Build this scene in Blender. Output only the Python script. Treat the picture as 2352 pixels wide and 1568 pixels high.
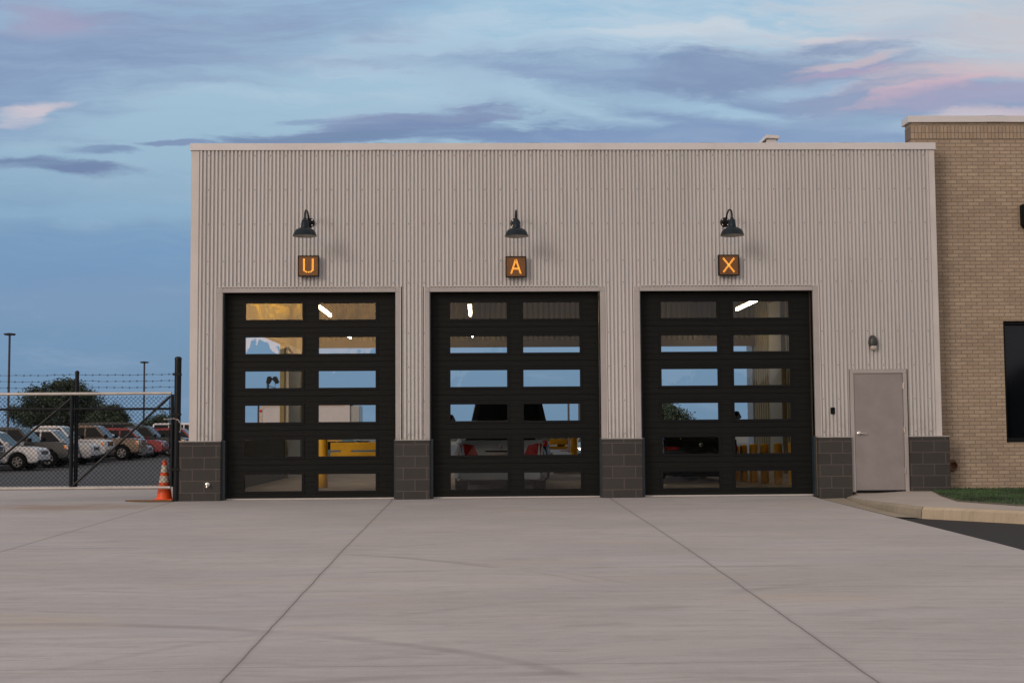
import bpy, bmesh, math, random
import numpy as np
from mathutils import Vector, Matrix
R = math.radians
scene = bpy.context.scene
col = scene.collection
for o in list(bpy.data.objects): bpy.data.objects.remove(o)

# ------------------------------------------------------------------ camera
FPX, CAMY, CAMZ = 3000.0, -23.0, 1.21
cam = bpy.data.cameras.new('camera'); camo = bpy.data.objects.new('camera', cam); col.objects.link(camo)
cam.sensor_width = 36; cam.lens = FPX / 2352 * 36; cam.clip_end = 8000; cam.clip_start = .1
Yc = Vector((1100 - 1176, -(985 - 784), -FPX)).normalized()
Zc = Vector((1, .0068, 0)).cross(Yc).normalized(); Xc = Yc.cross(Zc)
rm = Matrix((Xc, Yc, Zc)).to_4x4()
camo.matrix_world = Matrix.Translation((0, CAMY, CAMZ)) @ rm
scene.camera = camo
scene.view_settings.view_transform = 'Standard'; scene.view_settings.look = 'None'
scene.view_settings.gamma = 1; scene.view_settings.exposure = 0
scene.cycles.max_bounces = 8; scene.cycles.transparent_max_bounces = 16

def lin(c):
    return tuple(((x / 255) / 12.92 if x / 255 <= .04045 else ((x / 255 + .055) / 1.055) ** 2.4) for x in c[:3]) + (1,)

# ------------------------------------------------------------------ node helper
class N:
    def __init__(s, tree): s.t = tree; s.n = tree.nodes; s.l = tree.links
    def node(s, typ, **kw):
        n = s.n.new(typ)
        for k, v in kw.items():
            setattr(n, k, v)
        return n
    def put(s, inp, v):
        if v is None: return
        if isinstance(v, bpy.types.NodeSocket): s.l.new(v, inp)
        else:
            try: inp.default_value = v
            except Exception: inp.default_value = tuple(v)[:3]
    def m(s, op, a, b=None, c=None, clamp=False):
        n = s.node('ShaderNodeMath', operation=op, use_clamp=clamp)
        s.put(n.inputs[0], a); s.put(n.inputs[1], b); s.put(n.inputs[2], c); return n.outputs[0]
    def vm(s, op, a, b=None):
        n = s.node('ShaderNodeVectorMath', operation=op); s.put(n.inputs[0], a); s.put(n.inputs[1], b)
        return n.outputs['Value'] if op in ('LENGTH', 'DOT_PRODUCT', 'DISTANCE') else n.outputs[0]
    def sep(s, v):
        n = s.node('ShaderNodeSeparateXYZ'); s.l.new(v, n.inputs[0]); return n.outputs
    def comb(s, x, y, z):
        n = s.node('ShaderNodeCombineXYZ')
        for i, v in enumerate((x, y, z)): s.put(n.inputs[i], v)
        return n.outputs[0]
    def noise(s, vec, scale=1, detail=4, rough=.5, dist=0):
        n = s.node('ShaderNodeTexNoise'); s.l.new(vec, n.inputs['Vector'])
        n.inputs['Scale'].default_value = scale; n.inputs['Detail'].default_value = detail
        n.inputs['Roughness'].default_value = rough; n.inputs['Distortion'].default_value = dist
        return n.outputs['Fac']
    def mr(s, v, a, b, c=0., d=1., smooth=True):
        n = s.node('ShaderNodeMapRange', interpolation_type='SMOOTHSTEP' if smooth else 'LINEAR')
        s.put(n.inputs['Value'], v)
        for k, x in (('From Min', a), ('From Max', b), ('To Min', c), ('To Max', d)): s.put(n.inputs[k], x)
        return n.outputs[0]
    def mix(s, f, a, b, mode='MIX'):
        n = s.node('ShaderNodeMix', data_type='RGBA', blend_type=mode)
        s.put(n.inputs[0], f); s.put(n.inputs[6], a); s.put(n.inputs[7], b); return n.outputs[2]
    def mp(s, vec, loc=(0, 0, 0), rot=(0, 0, 0), scale=(1, 1, 1), typ='POINT'):
        n = s.node('ShaderNodeMapping', vector_type=typ); s.l.new(vec, n.inputs[0])
        n.inputs['Location'].default_value = loc; n.inputs['Rotation'].default_value = rot; n.inputs['Scale'].default_value = scale
        return n.outputs[0]

# ------------------------------------------------------------------ sky
world = bpy.data.worlds.new('World'); scene.world = world; world.use_nodes = True
g = N(world.node_tree); g.n.clear()
wo = g.node('ShaderNodeOutputWorld'); bg = g.node('ShaderNodeBackground')
tc = g.node('ShaderNodeTexCoord').outputs['Generated']
SUN_AZ, SUN_EL = 40.0, 17.0      # light comes from behind the camera, to its left
sky = g.node('ShaderNodeTexSky', sky_type='NISHITA', sun_disc=False)
sky.sun_elevation = R(5); sky.sun_rotation = R(180 + SUN_AZ); sky.air_density = 1; sky.dust_density = 1.5
x, y, z = g.sep(tc)
yy = g.m('MAXIMUM', g.m('ABSOLUTE', y), .12)
tx = g.m('DIVIDE', x, yy); tz = g.m('DIVIDE', z, yy)
front = g.mr(y, .02, .25)
P = g.comb(tx, tz, 0)
def S(px, py): return ((px - 1100) / 3000, (985 - .0068 * (px - 1100) - py) / 3000)
w1 = g.node('ShaderNodeTexNoise'); g.l.new(g.mp(P, scale=(4, 9, 1)), w1.inputs['Vector'])
w1.inputs['Scale'].default_value = 1.3; w1.inputs['Detail'].default_value = 5
w2 = g.node('ShaderNodeTexNoise'); g.l.new(g.mp(P, scale=(14, 50, 1)), w2.inputs['Vector'])
w2.inputs['Scale'].default_value = 1.0; w2.inputs['Detail'].default_value = 6; w2.inputs['Roughness'].default_value = .6
warp = g.vm('MULTIPLY', g.vm('SUBTRACT', w1.outputs['Color'], (.5, .5, .5)), (.10, .045, 0))
warp2 = g.vm('MULTIPLY', g.vm('SUBTRACT', w2.outputs['Color'], (.5, .5, .5)), (.05, .014, 0))
PW = g.vm('ADD', g.vm('ADD', P, warp), warp2)
streak = g.noise(g.mp(PW, rot=(0, 0, .10), scale=(7, 34, 1)), 1.0, 10, .66)
soft = g.noise(g.mp(PW, rot=(0, 0, -.1), scale=(3, 12, 1)), 1.0, 6, .6)
wisp = g.noise(g.mp(PW, rot=(0, 0, .16), scale=(9, 80, 1)), 1.0, 8, .62)
# clear sky from the horizon up
ramp = g.node('ShaderNodeValToRGB'); g.l.new(z, ramp.inputs[0])
er = ramp.color_ramp
stops = [(0.0, (113, 142, 171)), (.05, (113, 145, 176)), (.12, (121, 154, 186)), (.19, (149, 180, 203)), (.25, (161, 191, 212)), (.33, (152, 190, 217)), (.42, (182, 186, 196)), (.6, (206, 198, 196)), (1, (214, 204, 200))]
er.elements[0].position = 0; er.elements[0].color = lin(stops[0][1]); er.elements[1].position = 1; er.elements[1].color = lin(stops[-1][1])
for p_, c_ in stops[1:-1]:
    e = er.elements.new(p_); e.color = lin(c_)
cur = ramp.outputs[0]
def cloud(px, py, rx, ry, rot, c, strength, k=1.0, edge=.5, nz=None):
    global cur
    sx, sz = S(px, py)
    q = g.mp(PW, loc=(sx, sz, 0), rot=(0, 0, R(rot)), scale=(rx / 3000, ry / 3000, 1), typ='TEXTURE')
    r_ = g.vm('LENGTH', q)
    n_ = g.m('ADD', g.m('MULTIPLY', nz or streak, .7), g.m('MULTIPLY', wisp, .3))
    v = g.m('ADD', r_, g.m('MULTIPLY', g.m('SUBTRACT', .5, n_), 3.2 * k))
    m = g.m('MULTIPLY', g.mr(v, 1.0 + edge * .6, 1.0 - edge), g.m('MULTIPLY', front, strength))
    m = g.m('MULTIPLY', m, g.mr(wisp, .30, .62, .72, 1.0))
    cur = g.mix(m, cur, lin(c))
cloud(1500, 80, 700, 110, 4, (188, 206, 221), .8, 1.6, .8)
cloud(1250, 120, 420, 70, 2, (176, 202, 222), .6, 1.6, .8)
cloud(2180, 90, 480, 190, 8, (196, 203, 212), .9, 1.2, .9)
cloud(2020, 70, 330, 34, 8, (170, 178, 200), .6, 1.2, .8)
cloud(180, 90, 860, 140, 9, (137, 156, 188), .92, .9, .9, soft)
cloud(-60, 200, 420, 130, 8, (127, 150, 187), .85, .9, .9, soft)
cloud(150, 30, 130, 40, -6, (168, 162, 190), .65, 1.3, .9, soft)
cloud(60, 640, 620, 190, 0, (113, 148, 186), .7, .9, 1, soft)
cloud(420, 590, 420, 60, 0, (110, 149, 191), .6, 1.2, 1, soft)
cloud(250, 480, 420, 30, 1, (142, 178, 206), .5, 1.4, .8)
cloud(150, 700, 380, 50, 0, (132, 152, 184), .4, .9, 1, soft)
cloud(1430, 155, 480, 60, -3, (134, 159, 191), .85, 1.2, .8)
cloud(1850, 240, 860, 130, 3, (128, 152, 187), .95, 1.1, .7)
cloud(1740, 150, 330, 62, 7, (128, 149, 182), .95, .9, .6)
cloud(2080, 170, 300, 70, 4, (143, 157, 187), .85, 1.1, .7)
cloud(1330, 225, 300, 22, -14, (168, 198, 218), .85, 1.8, .7)
cloud(1600, 222, 260, 20, -6, (164, 196, 218), .85, 1.6, .7)
cloud(1880, 180, 160, 14, 6, (164, 192, 216), .75, 1.5, .7)
cloud(2150, 268, 260, 16, 3, (172, 196, 216), .7, 1.5, .7)
cloud(1000, 262, 330, 30, 6, (128, 143, 178), .9, 1.3, .5)
cloud(1040, 300, 480, 36, 2, (116, 138, 176), .95, 1.3, .5)
cloud(720, 316, 220, 24, 4, (116, 138, 172), .95, 1.4, .5)
cloud(1500, 305, 420, 40, 0, (124, 150, 188), .8, 1.3, .7)
cloud(2000, 300, 420, 40, 0, (132, 155, 190), .7, 1.3, .7)
cloud(700, 260, 80, 10, 6, (132, 155, 188), .8, 1.6, .5)
cloud(440, 322, 80, 9, 2, (124, 142, 178), .9, 1.1, .5)
cloud(250, 343, 140, 11, 1, (118, 140, 176), .9, 1.1, .5)
cloud(110, 379, 190, 18, -2, (112, 132, 168), 1, 1.0, .5)
cloud(60, 245, 110, 22, 10, (208, 198, 206), .9, 1.1, .6)
cloud(30, 272, 90, 12, 4, (190, 190, 206), .6, 1.3, .6)
cloud(2010, 116, 120, 11, 7, (206, 186, 192), .75, 1.2, .6)
cloud(1990, 140, 110, 10, 5, (178, 160, 188), .6, 1.2, .6)
cloud(2270, 138, 210, 34, 6, (214, 192, 194), .75, 1.3, .7)
cloud(2200, 178, 160, 14, 12, (214, 180, 190), .7, 1.4, .7)
cloud(2290, 196, 200, 26, 6, (164, 160, 188), .8, 1.2, .7)
cloud(2310, 246, 130, 14, 2, (212, 192, 198), .7, 1.3, .6)
cloud(2352, 30, 130, 90, 0, (200, 194, 198), .7, .8, 1, soft)
cloud(1560, 55, 260, 16, 6, (206, 214, 222), .6, 1.8, .7)
cloud(1950, 60, 120, 9, -3, (216, 206, 208), .6, 1.6, .7)
cur = g.mix(g.m('MULTIPLY', g.mr(streak, .50, .70), .14), cur, lin((178, 192, 212)))
cur = g.mix(g.m('MULTIPLY', g.mr(wisp, .50, .66), .08), cur, lin((120, 142, 178)))
hy = g.node('ShaderNodeHueSaturation'); hy.inputs['Saturation'].default_value = .7; g.l.new(sky.outputs[0], hy.inputs['Color'])
cur = g.mix(1.0, cur, g.mix(1.0, (0.005, 0.005, 0.005, 1), hy.outputs[0], 'MULTIPLY'), 'ADD')
back = g.mr(y, .1, -.3)
sd = Vector((-math.sin(R(SUN_AZ)) * math.cos(R(6)), -math.cos(R(SUN_AZ)) * math.cos(R(6)), math.sin(R(6))))
dg = g.m('MAXIMUM', g.vm('DOT_PRODUCT', tc, sd), 0)
glow = g.m('MULTIPLY', g.m('POWER', dg, 7), back)
cur = g.mix(glow, cur, (1.6, 1.06, .72, 1))
warm = g.m('MULTIPLY', back, g.mr(z, .95, .0))
cur = g.mix(g.m('MULTIPLY', warm, .55), cur, (.94, .82, .75, 1))
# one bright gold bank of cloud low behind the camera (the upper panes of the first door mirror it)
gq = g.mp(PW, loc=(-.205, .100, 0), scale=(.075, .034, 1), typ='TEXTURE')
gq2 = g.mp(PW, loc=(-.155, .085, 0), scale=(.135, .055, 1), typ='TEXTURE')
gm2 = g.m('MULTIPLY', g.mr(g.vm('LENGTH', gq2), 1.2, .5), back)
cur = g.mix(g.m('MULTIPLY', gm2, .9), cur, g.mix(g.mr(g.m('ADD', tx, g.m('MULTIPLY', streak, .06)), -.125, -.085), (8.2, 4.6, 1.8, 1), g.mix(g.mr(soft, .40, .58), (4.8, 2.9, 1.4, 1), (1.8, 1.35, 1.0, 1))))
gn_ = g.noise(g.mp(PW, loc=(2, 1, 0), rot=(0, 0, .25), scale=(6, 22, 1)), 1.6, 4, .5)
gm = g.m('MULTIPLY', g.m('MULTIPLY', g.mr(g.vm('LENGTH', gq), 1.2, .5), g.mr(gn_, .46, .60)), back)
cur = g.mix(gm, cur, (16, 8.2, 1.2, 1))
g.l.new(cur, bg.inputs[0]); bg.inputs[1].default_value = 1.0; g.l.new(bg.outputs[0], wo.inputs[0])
world.cycles.sampling_method = 'MANUAL'; world.cycles.sample_map_resolution = 1024

sl = bpy.data.lights.new('sun', 'SUN'); sl.energy = 1.05; sl.angle = R(16); sl.color = (1, .89, .79)
so = bpy.data.objects.new('sun', sl); col.objects.link(so)
d = Vector((-math.sin(R(SUN_AZ)) * math.cos(R(SUN_EL)), -math.cos(R(SUN_AZ)) * math.cos(R(SUN_EL)), math.sin(R(SUN_EL))))
so.rotation_euler = d.to_track_quat('Z', 'Y').to_euler()

# ------------------------------------------------------------------ materials
def mat(name, c, rough=.6, metal=0, noise=0, nscale=3, bump=0, bscale=20, spec=.5, coat=0, stretch=(1, 1, 1)):
    m = bpy.data.materials.new(name); m.use_nodes = True
    q = N(m.node_tree); b = q.n['Principled BSDF']
    b.inputs['Roughness'].default_value = rough; b.inputs['Metallic'].default_value = metal
    b.inputs['Specular IOR Level'].default_value = spec; b.inputs['Coat Weight'].default_value = coat
    b.inputs['Coat Roughness'].default_value = .05
    c = lin(c) if max(c) > 1 else tuple(c)[:3] + (1,)
    b.inputs['Base Color'].default_value = c
    if noise or bump:
        oc = q.mp(q.node('ShaderNodeTexCoord').outputs['Object'], scale=stretch)
        if noise:
            f = q.noise(oc, nscale, 6, .6)
            dk = tuple(v * (1 - noise) for v in c[:3]) + (1,); lt = tuple(min(1, v * (1 + noise)) for v in c[:3]) + (1,)
            q.l.new(q.mix(q.mr(f, .3, .7), dk, lt), b.inputs['Base Color'])
            q.l.new(q.mr(f, .3, .7, rough * .85, min(1, rough * 1.15)), b.inputs['Roughness'])
        if bump:
            bn = q.node('ShaderNodeBump'); bn.inputs['Strength'].default_value = bump; bn.inputs['Distance'].default_value = .01
            q.l.new(q.noise(oc, bscale, 5, .6), bn.inputs['Height']); q.l.new(bn.outputs[0], b.inputs['Normal'])
    m['q'] = 1
    return m
def emis(name, c, s):
    m = bpy.data.materials.new(name); m.use_nodes = True; b = m.node_tree.nodes['Principled BSDF']
    b.inputs['Base Color'].default_value = c; b.inputs['Emission Color'].default_value = c; b.inputs['Emission Strength'].default_value = s
    return m
M = {}
M['clad'] = mat('painted_cladding', (.54, .522, .512), .42, .0, .05, .7, stretch=(1, 1, .25))
q = N(M['clad'].node_tree); b = q.n['Principled BSDF']; oc = q.node('ShaderNodeTexCoord').outputs['Object']
X_, Y_, Z_ = q.sep(oc); sh_ = q.node('ShaderNodeTexWhiteNoise', noise_dimensions='1D'); q.l.new(q.m('FLOOR', q.m('DIVIDE', X_, .95)), sh_.inputs['W'])
old = b.inputs['Base Color'].links[0].from_socket
cc = q.mix(q.m('MULTIPLY', sh_.outputs['Value'], .16), old, (.40, .38, .375, 1))
stn = q.noise(q.mp(oc, scale=(9, 9, .5)), 1, 5, .6)
cc = q.mix(q.mr(stn, .5, .75, 0, .22), cc, (.30, .27, .25, 1))
low_ = q.m('MULTIPLY', q.mr(Z_, 1.7, 1.03), q.mr(q.noise(oc, 5, 4, .6), .35, .7, 0, .35)); cc = q.mix(low_, cc, (.26, .22, .18, 1))
q.l.new(cc, b.inputs['Base Color'])
M['cladin'] = mat('liner_cladding', (.22, .165, .055), .5, 0, .08, 2)
M['trim'] = mat('trim_metal', (.36, .335, .325), .45, 0, .06, 1.5)
M['corner'] = mat('corner_trim', (.54, .50, .48), .4, 0, .05, 1.5)
M['cap'] = mat('cap_metal', (.60, .575, .575), .35, 0, .05, .8)
M['screw'] = mat('screw_head', (.16, .15, .15), .4, .3)
M['steel'] = mat('angle_steel', (.022, .034, .045), .4, 0, .2, 8)
M['galv'] = mat('galvanised', (.46, .43, .40), .45, .5, .1, 6)
M['blacksteel'] = mat('black_coated_steel', (.005, .006, .008), .4, 0, .2, 10, spec=.22)
M['shade'] = mat('lamp_enamel', (.006, .014, .021), .4, 0, .15, 5, spec=.25)
M['cream'] = mat('lamp_liner', (.45, .42, .36), .5)
M['amberface'] = mat('sign_face', (.16, .062, .012), .38, 0, .12, 8)
M['led'] = emis('lit_diode', (1, .40, .05, 1), 2.6)
M['tube'] = emis('lit_tube', (1, .84, .58, 1), 20)
M['service'] = mat('service_door_paint', (.245, .218, .215), .5, 0, .07, 3, .15, 60)
M['chrome'] = mat('chrome', (.75, .73, .72), .15, 1)
M['satin'] = mat('satin_metal', (.7, .66, .63), .25, 1)
M['yellow'] = mat('safety_yellow', (.74, .37, .006), .45, 0, .12, 3)
M['orange'] = mat('cone_orange', (.80, .085, .006), .5, 0, .15, 6)
M['reflect'] = mat('reflective_white', (.62, .55, .47), .45, 0, .15, 12)
M['wood'] = mat('weathered_board', (.16, .085, .03), .8, 0, .3, 8)
M['ceil'] = mat('ceiling_deck', (.24, .20, .14), .6, 0, .08, 2)
M['pillar'] = mat('pilaster_panel', (.34, .30, .23), .6, 0, .05, 2)
M['floorc'] = mat('floor_slab', (.36, .285, .22), .9, 0, .2, 1.2, .15, 30)
M['tyre'] = mat('tyre_rubber', (.006, .006, .006), .9, spec=.2)
M['rim'] = mat('alloy_rim', (.50, .46, .42), .3, .35)
M['cglass'] = mat('car_glass', (.005, .008, .009), .04, 0, spec=.22)
M['blacktrim'] = mat('black_plastic', (.006, .0065, .007), .5, spec=.15)
M['lampglass'] = mat('headlamp_glass', (.55, .55, .53), .12, .2, coat=1)
M['amber'] = mat('amber_lens', (.65, .16, .03), .2, coat=1)
M['redlens'] = mat('red_lens', (.42, .006, .006), .2, 0, .4, 30, spec=.4)
M['whitebox'] = mat('truck_box_panel', (.50, .45, .44), .5, 0, .04, 2)
M['tan'] = mat('pale_trim', (.48, .37, .29), .5, 0, .05, 2)
M['window'] = mat('dark_window', (.004, .005, .007), .06, spec=.35)
M['bark'] = mat('bark', (.06, .045, .03), .9, 0, .3, 6)
M['rust'] = mat('rusty_pipe', (.14, .07, .04), .8, 0, .3, 10)
M['plate'] = mat('number_plate', (.60, .52, .50), .4)
M['teal'] = mat('teal_print', (.06, .26, .36), .4)
M['dirt'] = mat('earth', (.11, .10, .075), .9, 0, .3, .3)

# overhead door skin: fine horizontal ribs and a faint wood-like grain
m = mat('door_skin', (.0125, .0135, .0125), .5, spec=.12); M['door'] = m
q = N(m.node_tree); b = q.n['Principled BSDF']; oc = q.node('ShaderNodeTexCoord').outputs['Object']
X_, Y_, Z_ = q.sep(oc)
fr = q.m('FRACT', q.m('DIVIDE', Z_, .1008))
gr = q.m('LESS_THAN', q.m('ABSOLUTE', q.m('SUBTRACT', fr, .5)), .44)
gn = q.noise(q.mp(oc, scale=(4, 4, 90)), 1, 5, .6)
h = q.m('ADD', q.m('MULTIPLY', gr, 1), q.m('MULTIPLY', gn, .5))
bn = q.node('ShaderNodeBump'); bn.inputs['Strength'].default_value = .6; bn.inputs['Distance'].default_value = .004
q.l.new(h, bn.inputs['Height']); q.l.new(bn.outputs[0], b.inputs['Normal'])
q.l.new(q.mix(q.mr(q.m('MULTIPLY', gn, gr), .2, .7), (.0055, .0062, .0058, 1), (.0105, .0115, .0105, 1)), b.inputs['Base Color'])

def glassmat(name, tint=(.93, .95, .94, 1), refl=1.6):
    m = bpy.data.materials.new(name); m.use_nodes = True; q = N(m.node_tree); q.n.clear()
    out = q.node('ShaderNodeOutputMaterial'); t = q.node('ShaderNodeBsdfTransparent'); gl = q.node('ShaderNodeBsdfGlossy')
    t.inputs[0].default_value = tint; gl.inputs['Roughness'].default_value = 0.0
    oc = q.node('ShaderNodeTexCoord').outputs['Object']
    bn = q.node('ShaderNodeBump'); bn.inputs['Strength'].default_value = .10; bn.inputs['Distance'].default_value = .02
    q.l.new(q.noise(q.mp(oc, scale=(2.5, 1, 1.5)), 1.6, 2, .5), bn.inputs['Height']); q.l.new(bn.outputs[0], gl.inputs['Normal'])
    fr = q.node('ShaderNodeFresnel'); fr.inputs[0].default_value = 1.45
    mx = q.node('ShaderNodeMixShader'); q.l.new(q.m('MULTIPLY', fr.outputs[0], refl, clamp=True), mx.inputs[0])
    q.l.new(t.outputs[0], mx.inputs[1]); q.l.new(gl.outputs[0], mx.inputs[2]); q.l.new(mx.outputs[0], out.inputs[0])
    return m
M['pane'] = glassmat('door_pane', refl=1.6)

def brickmat(name, c1, c2, cm, bw, bh, ms, off=(0, 0, 0), vert=False, axis='x', bias=0, bump=.5):
    m = mat(name, (.3, .3, .3), .85); q = N(m.node_tree); b = q.n['Principled BSDF']
    oc = q.node('ShaderNodeTexCoord').outputs['Object']; X_, Y_, Z_ = q.sep(oc)
    u = X_ if axis == 'x' else (q.m('ADD', X_, Y_))
    v = q.comb(Z_, u, 0) if vert else q.comb(u, Z_, 0)
    v = q.mp(v, loc=off)
    bt = q.node('ShaderNodeTexBrick'); q.l.new(v, bt.inputs['Vector'])
    bt.offset = 0 if vert else .5
    bt.inputs['Color1'].default_value = c1; bt.inputs['Color2'].default_value = c2; bt.inputs['Mortar'].default_value = cm
    bt.inputs['Scale'].default_value = 1; bt.inputs['Mortar Size'].default_value = ms; bt.inputs['Mortar Smooth'].default_value = .15
    bt.inputs['Bias'].default_value = bias; bt.inputs['Brick Width'].default_value = bw; bt.inputs['Row Height'].default_value = bh
    f = q.noise(oc, 1.1, 4, .6); f2 = q.noise(oc, 26, 4, .7)
    c = q.mix(q.mr(f, .3, .7, .0, .14), bt.outputs[0], (.0, .0, .0, 1))
    c = q.mix(q.mr(f2, .35, .7, .0, .14), c, (.02, .015, .01, 1))
    q.l.new(c, b.inputs['Base Color'])
    bn = q.node('ShaderNodeBump'); bn.inputs['Strength'].default_value = bump; bn.inputs['Distance'].default_value = .006
    q.l.new(q.m('ADD', q.m('SUBTRACT', 1, bt.outputs['Fac']), q.m('MULTIPLY', f2, .3)), bn.inputs['Height']); q.l.new(bn.outputs[0], b.inputs['Normal'])
    return m
M['brick'] = brickmat('tan_brick', (.43, .335, .24, 1), (.345, .262, .185, 1), (.235, .182, .14, 1), .2032, .0677, .0085, axis='xy')
M['soldier'] = brickmat('soldier_brick', (.42, .325, .235, 1), (.35, .265, .185, 1), (.19, .145, .11, 1), .30, .0677, .007, off=(.04, 0, 0), vert=True)
M['cmu'] = brickmat('dark_block', (.047, .043, .040, 1), (.036, .034, .032, 1), (.095, .078, .070, 1), .406, .2032, .009, off=(.0, .0632, 0), axis='xy', bump=.9)
M['cmuin'] = brickmat('inside_block', (.06, .055, .04, 1), (.05, .045, .035, 1), (.08, .07, .055, 1), .406, .2032, .008, axis='xy')

def carpaint(name, c, metal=.3): return mat(name, c, .38, metal * .6, .03, 4, coat=.35, spec=.35)
def leafmat(name, c):
    m = mat(name, c, .6); q = N(m.node_tree); b = q.n['Principled BSDF']
    oc = q.node('ShaderNodeTexCoord').outputs['Object']; f = q.noise(oc, .8, 3, .6)
    q.l.new(q.mix(q.mr(f, .35, .65), tuple(v * .55 for v in c) + (1,), tuple(v * 1.5 for v in c) + (1,)), b.inputs['Base Color'])
    return m
M['leaf'] = leafmat('leaf_green', (.040, .062, .030))
M['leafdark'] = leafmat('leaf_dark', (.030, .048, .028))
M['grass'] = leafmat('grass_blade', (.035, .075, .022))

# concrete apron
def concrete(name, c, joints=(), arcs=(), streak=True, hj=()):
    m = mat(name, c, .8); q = N(m.node_tree); b = q.n['Principled BSDF']; c = tuple(c)
    oc = q.node('ShaderNodeTexCoord').outputs['Object']; X_, Y_, Z_ = q.sep(oc)
    dk = lambda k: tuple(v * k for v in c) + (1,)
    wob = q.vm('ADD', oc, q.vm('MULTIPLY', q.comb(q.noise(q.mp(oc, scale=(.15, .5, 1)), 1, 3), q.noise(oc, .35, 3), 0), (.0, 1.2, 0)))
    broom = q.noise(q.mp(wob, scale=(.55, 7, 1)), 1.0, 7, .62)
    fine = q.noise(q.mp(oc, scale=(3.5, 60, 1)), 1, 4, .6)
    patch = q.noise(q.mp(oc, scale=(.35, .6, 1)), 1, 4, .55)
    spk = q.noise(oc, 55, 3, .6)
    cc = q.mix(q.mr(patch, .32, .68), dk(.90), dk(1.06))
    cc = q.mix(q.mr(broom, .36, .68, 0, .32), cc, tuple(v * k for v, k in zip(c, (.66, .68, .72))) + (1,))
    cc = q.mix(q.mr(fine, .4, .7, 0, .15), cc, dk(.6))
    cc = q.mix(q.mr(spk, .45, .7, 0, .12), cc, dk(1.5))
    sm = q.noise(q.mp(oc, scale=(1.2, 4.5, 1)), 1.0, 5, .6)
    cc = q.mix(q.mr(sm, .56, .74, 0, .45), cc, dk(.6))
    gr_ = q.noise(oc, 6, 5, .65)
    cc = q.mix(q.mr(gr_, .45, .75, 0, .22), cc, dk(.62))
    bt_ = q.noise(q.mp(oc, loc=(3, 9, 0), scale=(.5, 1.6, 1)), 1, 4, .5)
    cc = q.mix(q.mr(bt_, .55, .75, 0, .5), cc, tuple(v * k for v, k in zip(c, (1.02, .92, .78))) + (1,))
    bt2 = q.noise(q.mp(oc, loc=(13, 2, 0), scale=(.3, 1.3, 1)), 1, 4, .5)
    cc = q.mix(q.mr(bt2, .55, .75, 0, .5), cc, tuple(v * k for v, k in zip(c, (.86, .88, 1.02))) + (1,))
    sc = q.noise(q.mp(oc, loc=(7, 3, 0), scale=(2.2, 22, 1)), 1.0, 4, .5)
    cc = q.mix(q.mr(sc, .64, .76, 0, .5), cc, dk(.42))
    sc2 = q.noise(q.mp(wob, loc=(1, 13, 0), scale=(1.1, 26, 1)), 1.0, 5, .6)
    cc = q.mix(q.mr(sc2, .50, .72, 0, .38), cc, dk(.55))
    for (cx, cy, r0, w, s) in arcs:
        dd = q.vm('LENGTH', q.vm('SUBTRACT', q.comb(X_, Y_, 0), (cx, cy, 0)))
        dd = q.m('ADD', dd, q.m('MULTIPLY', q.noise(oc, .5, 2), .2))
        mk = q.mr(q.m('ABSOLUTE', q.m('SUBTRACT', dd, r0)), w, w * .2, 0, s * .8)
        mk = q.m('MULTIPLY', mk, q.mr(q.noise(oc, .7, 4), .38, .58)); mk = q.m('MULTIPLY', mk, q.mr(Y_, cy + r0 * .35, cy + r0 * .75))
        cc = q.mix(mk, cc, dk(.42))
    wn = q.m('MULTIPLY', q.m('SUBTRACT', q.noise(q.comb(0, Y_, 0), 1.3, 4, .6), .5), .035)
    wn2 = q.m('MULTIPLY', q.m('SUBTRACT', q.noise(q.comb(X_, 7, 0), 1.3, 4, .6), .5), .06)
    for jx in joints:
        dj = q.m('ABSOLUTE', q.m('SUBTRACT', q.m('ADD', X_, wn), jx))
        cc = q.mix(q.mr(dj, .0105, .005, 0, .8), cc, dk(.25))
        cc = q.mix(q.mr(dj, .05, .012, 0, .18), cc, dk(.5))
    for jy in hj:
        dj = q.m('ABSOLUTE', q.m('SUBTRACT', q.m('ADD', Y_, wn2), jy))
        cc = q.mix(q.mr(dj, .02, .006, 0, .35), cc, dk(.4))
    if joints:
        st_ = q.vm('LENGTH', q.mp(wob, loc=(-6.9, -.55, 0), scale=(1.7, .75, 1), typ='TEXTURE'))
        st_ = q.m('ADD', st_, q.m('MULTIPLY', q.m('SUBTRACT', .5, q.noise(q.mp(oc, scale=(1, 3, 1)), 1.5, 5, .6)), 2.4))
        cc = q.mix(q.mr(st_, 1.3, .2, 0, .6), cc, (.27, .17, .10, 1))
    q.l.new(cc, b.inputs['Base Color'])
    bn = q.node('ShaderNodeBump'); bn.inputs['Strength'].default_value = .35; bn.inputs['Distance'].default_value = .004
    q.l.new(q.m('ADD', fine, broom), bn.inputs['Height']); q.l.new(bn.outputs[0], b.inputs['Normal'])
    return m
M['apron'] = concrete('apron_concrete', (.44, .408, .394), joints=(-9.1, -5.32, -1.51, 2.29), hj=(-14.8,),
    arcs=[(-3.54, -18.2, 5.2, .10, .5), (-4.7, -14.5, 6.7, .07, .5), (-4.4, -14.9, 6.9, .05, .3), (.3, -20.2, 5.2, .10, .4), (3.0, -2.2, .75, .05, .45), (3.15, -2.3, .75, .04, .4),
          (6, -17, 6.5, .12, .25), (3.5, -19, 7.5, .08, .25), (2, -30, 20, .12, .3), (2, -12, 5, .05, .3)])
M['walk'] = concrete('walk_concrete', (.44, .39, .34))
M['curb'] = concrete('curb_concrete', (.46, .37, .26))
M['curbg'] = concrete('curb_concrete_grey', (.32, .275, .21))
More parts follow.
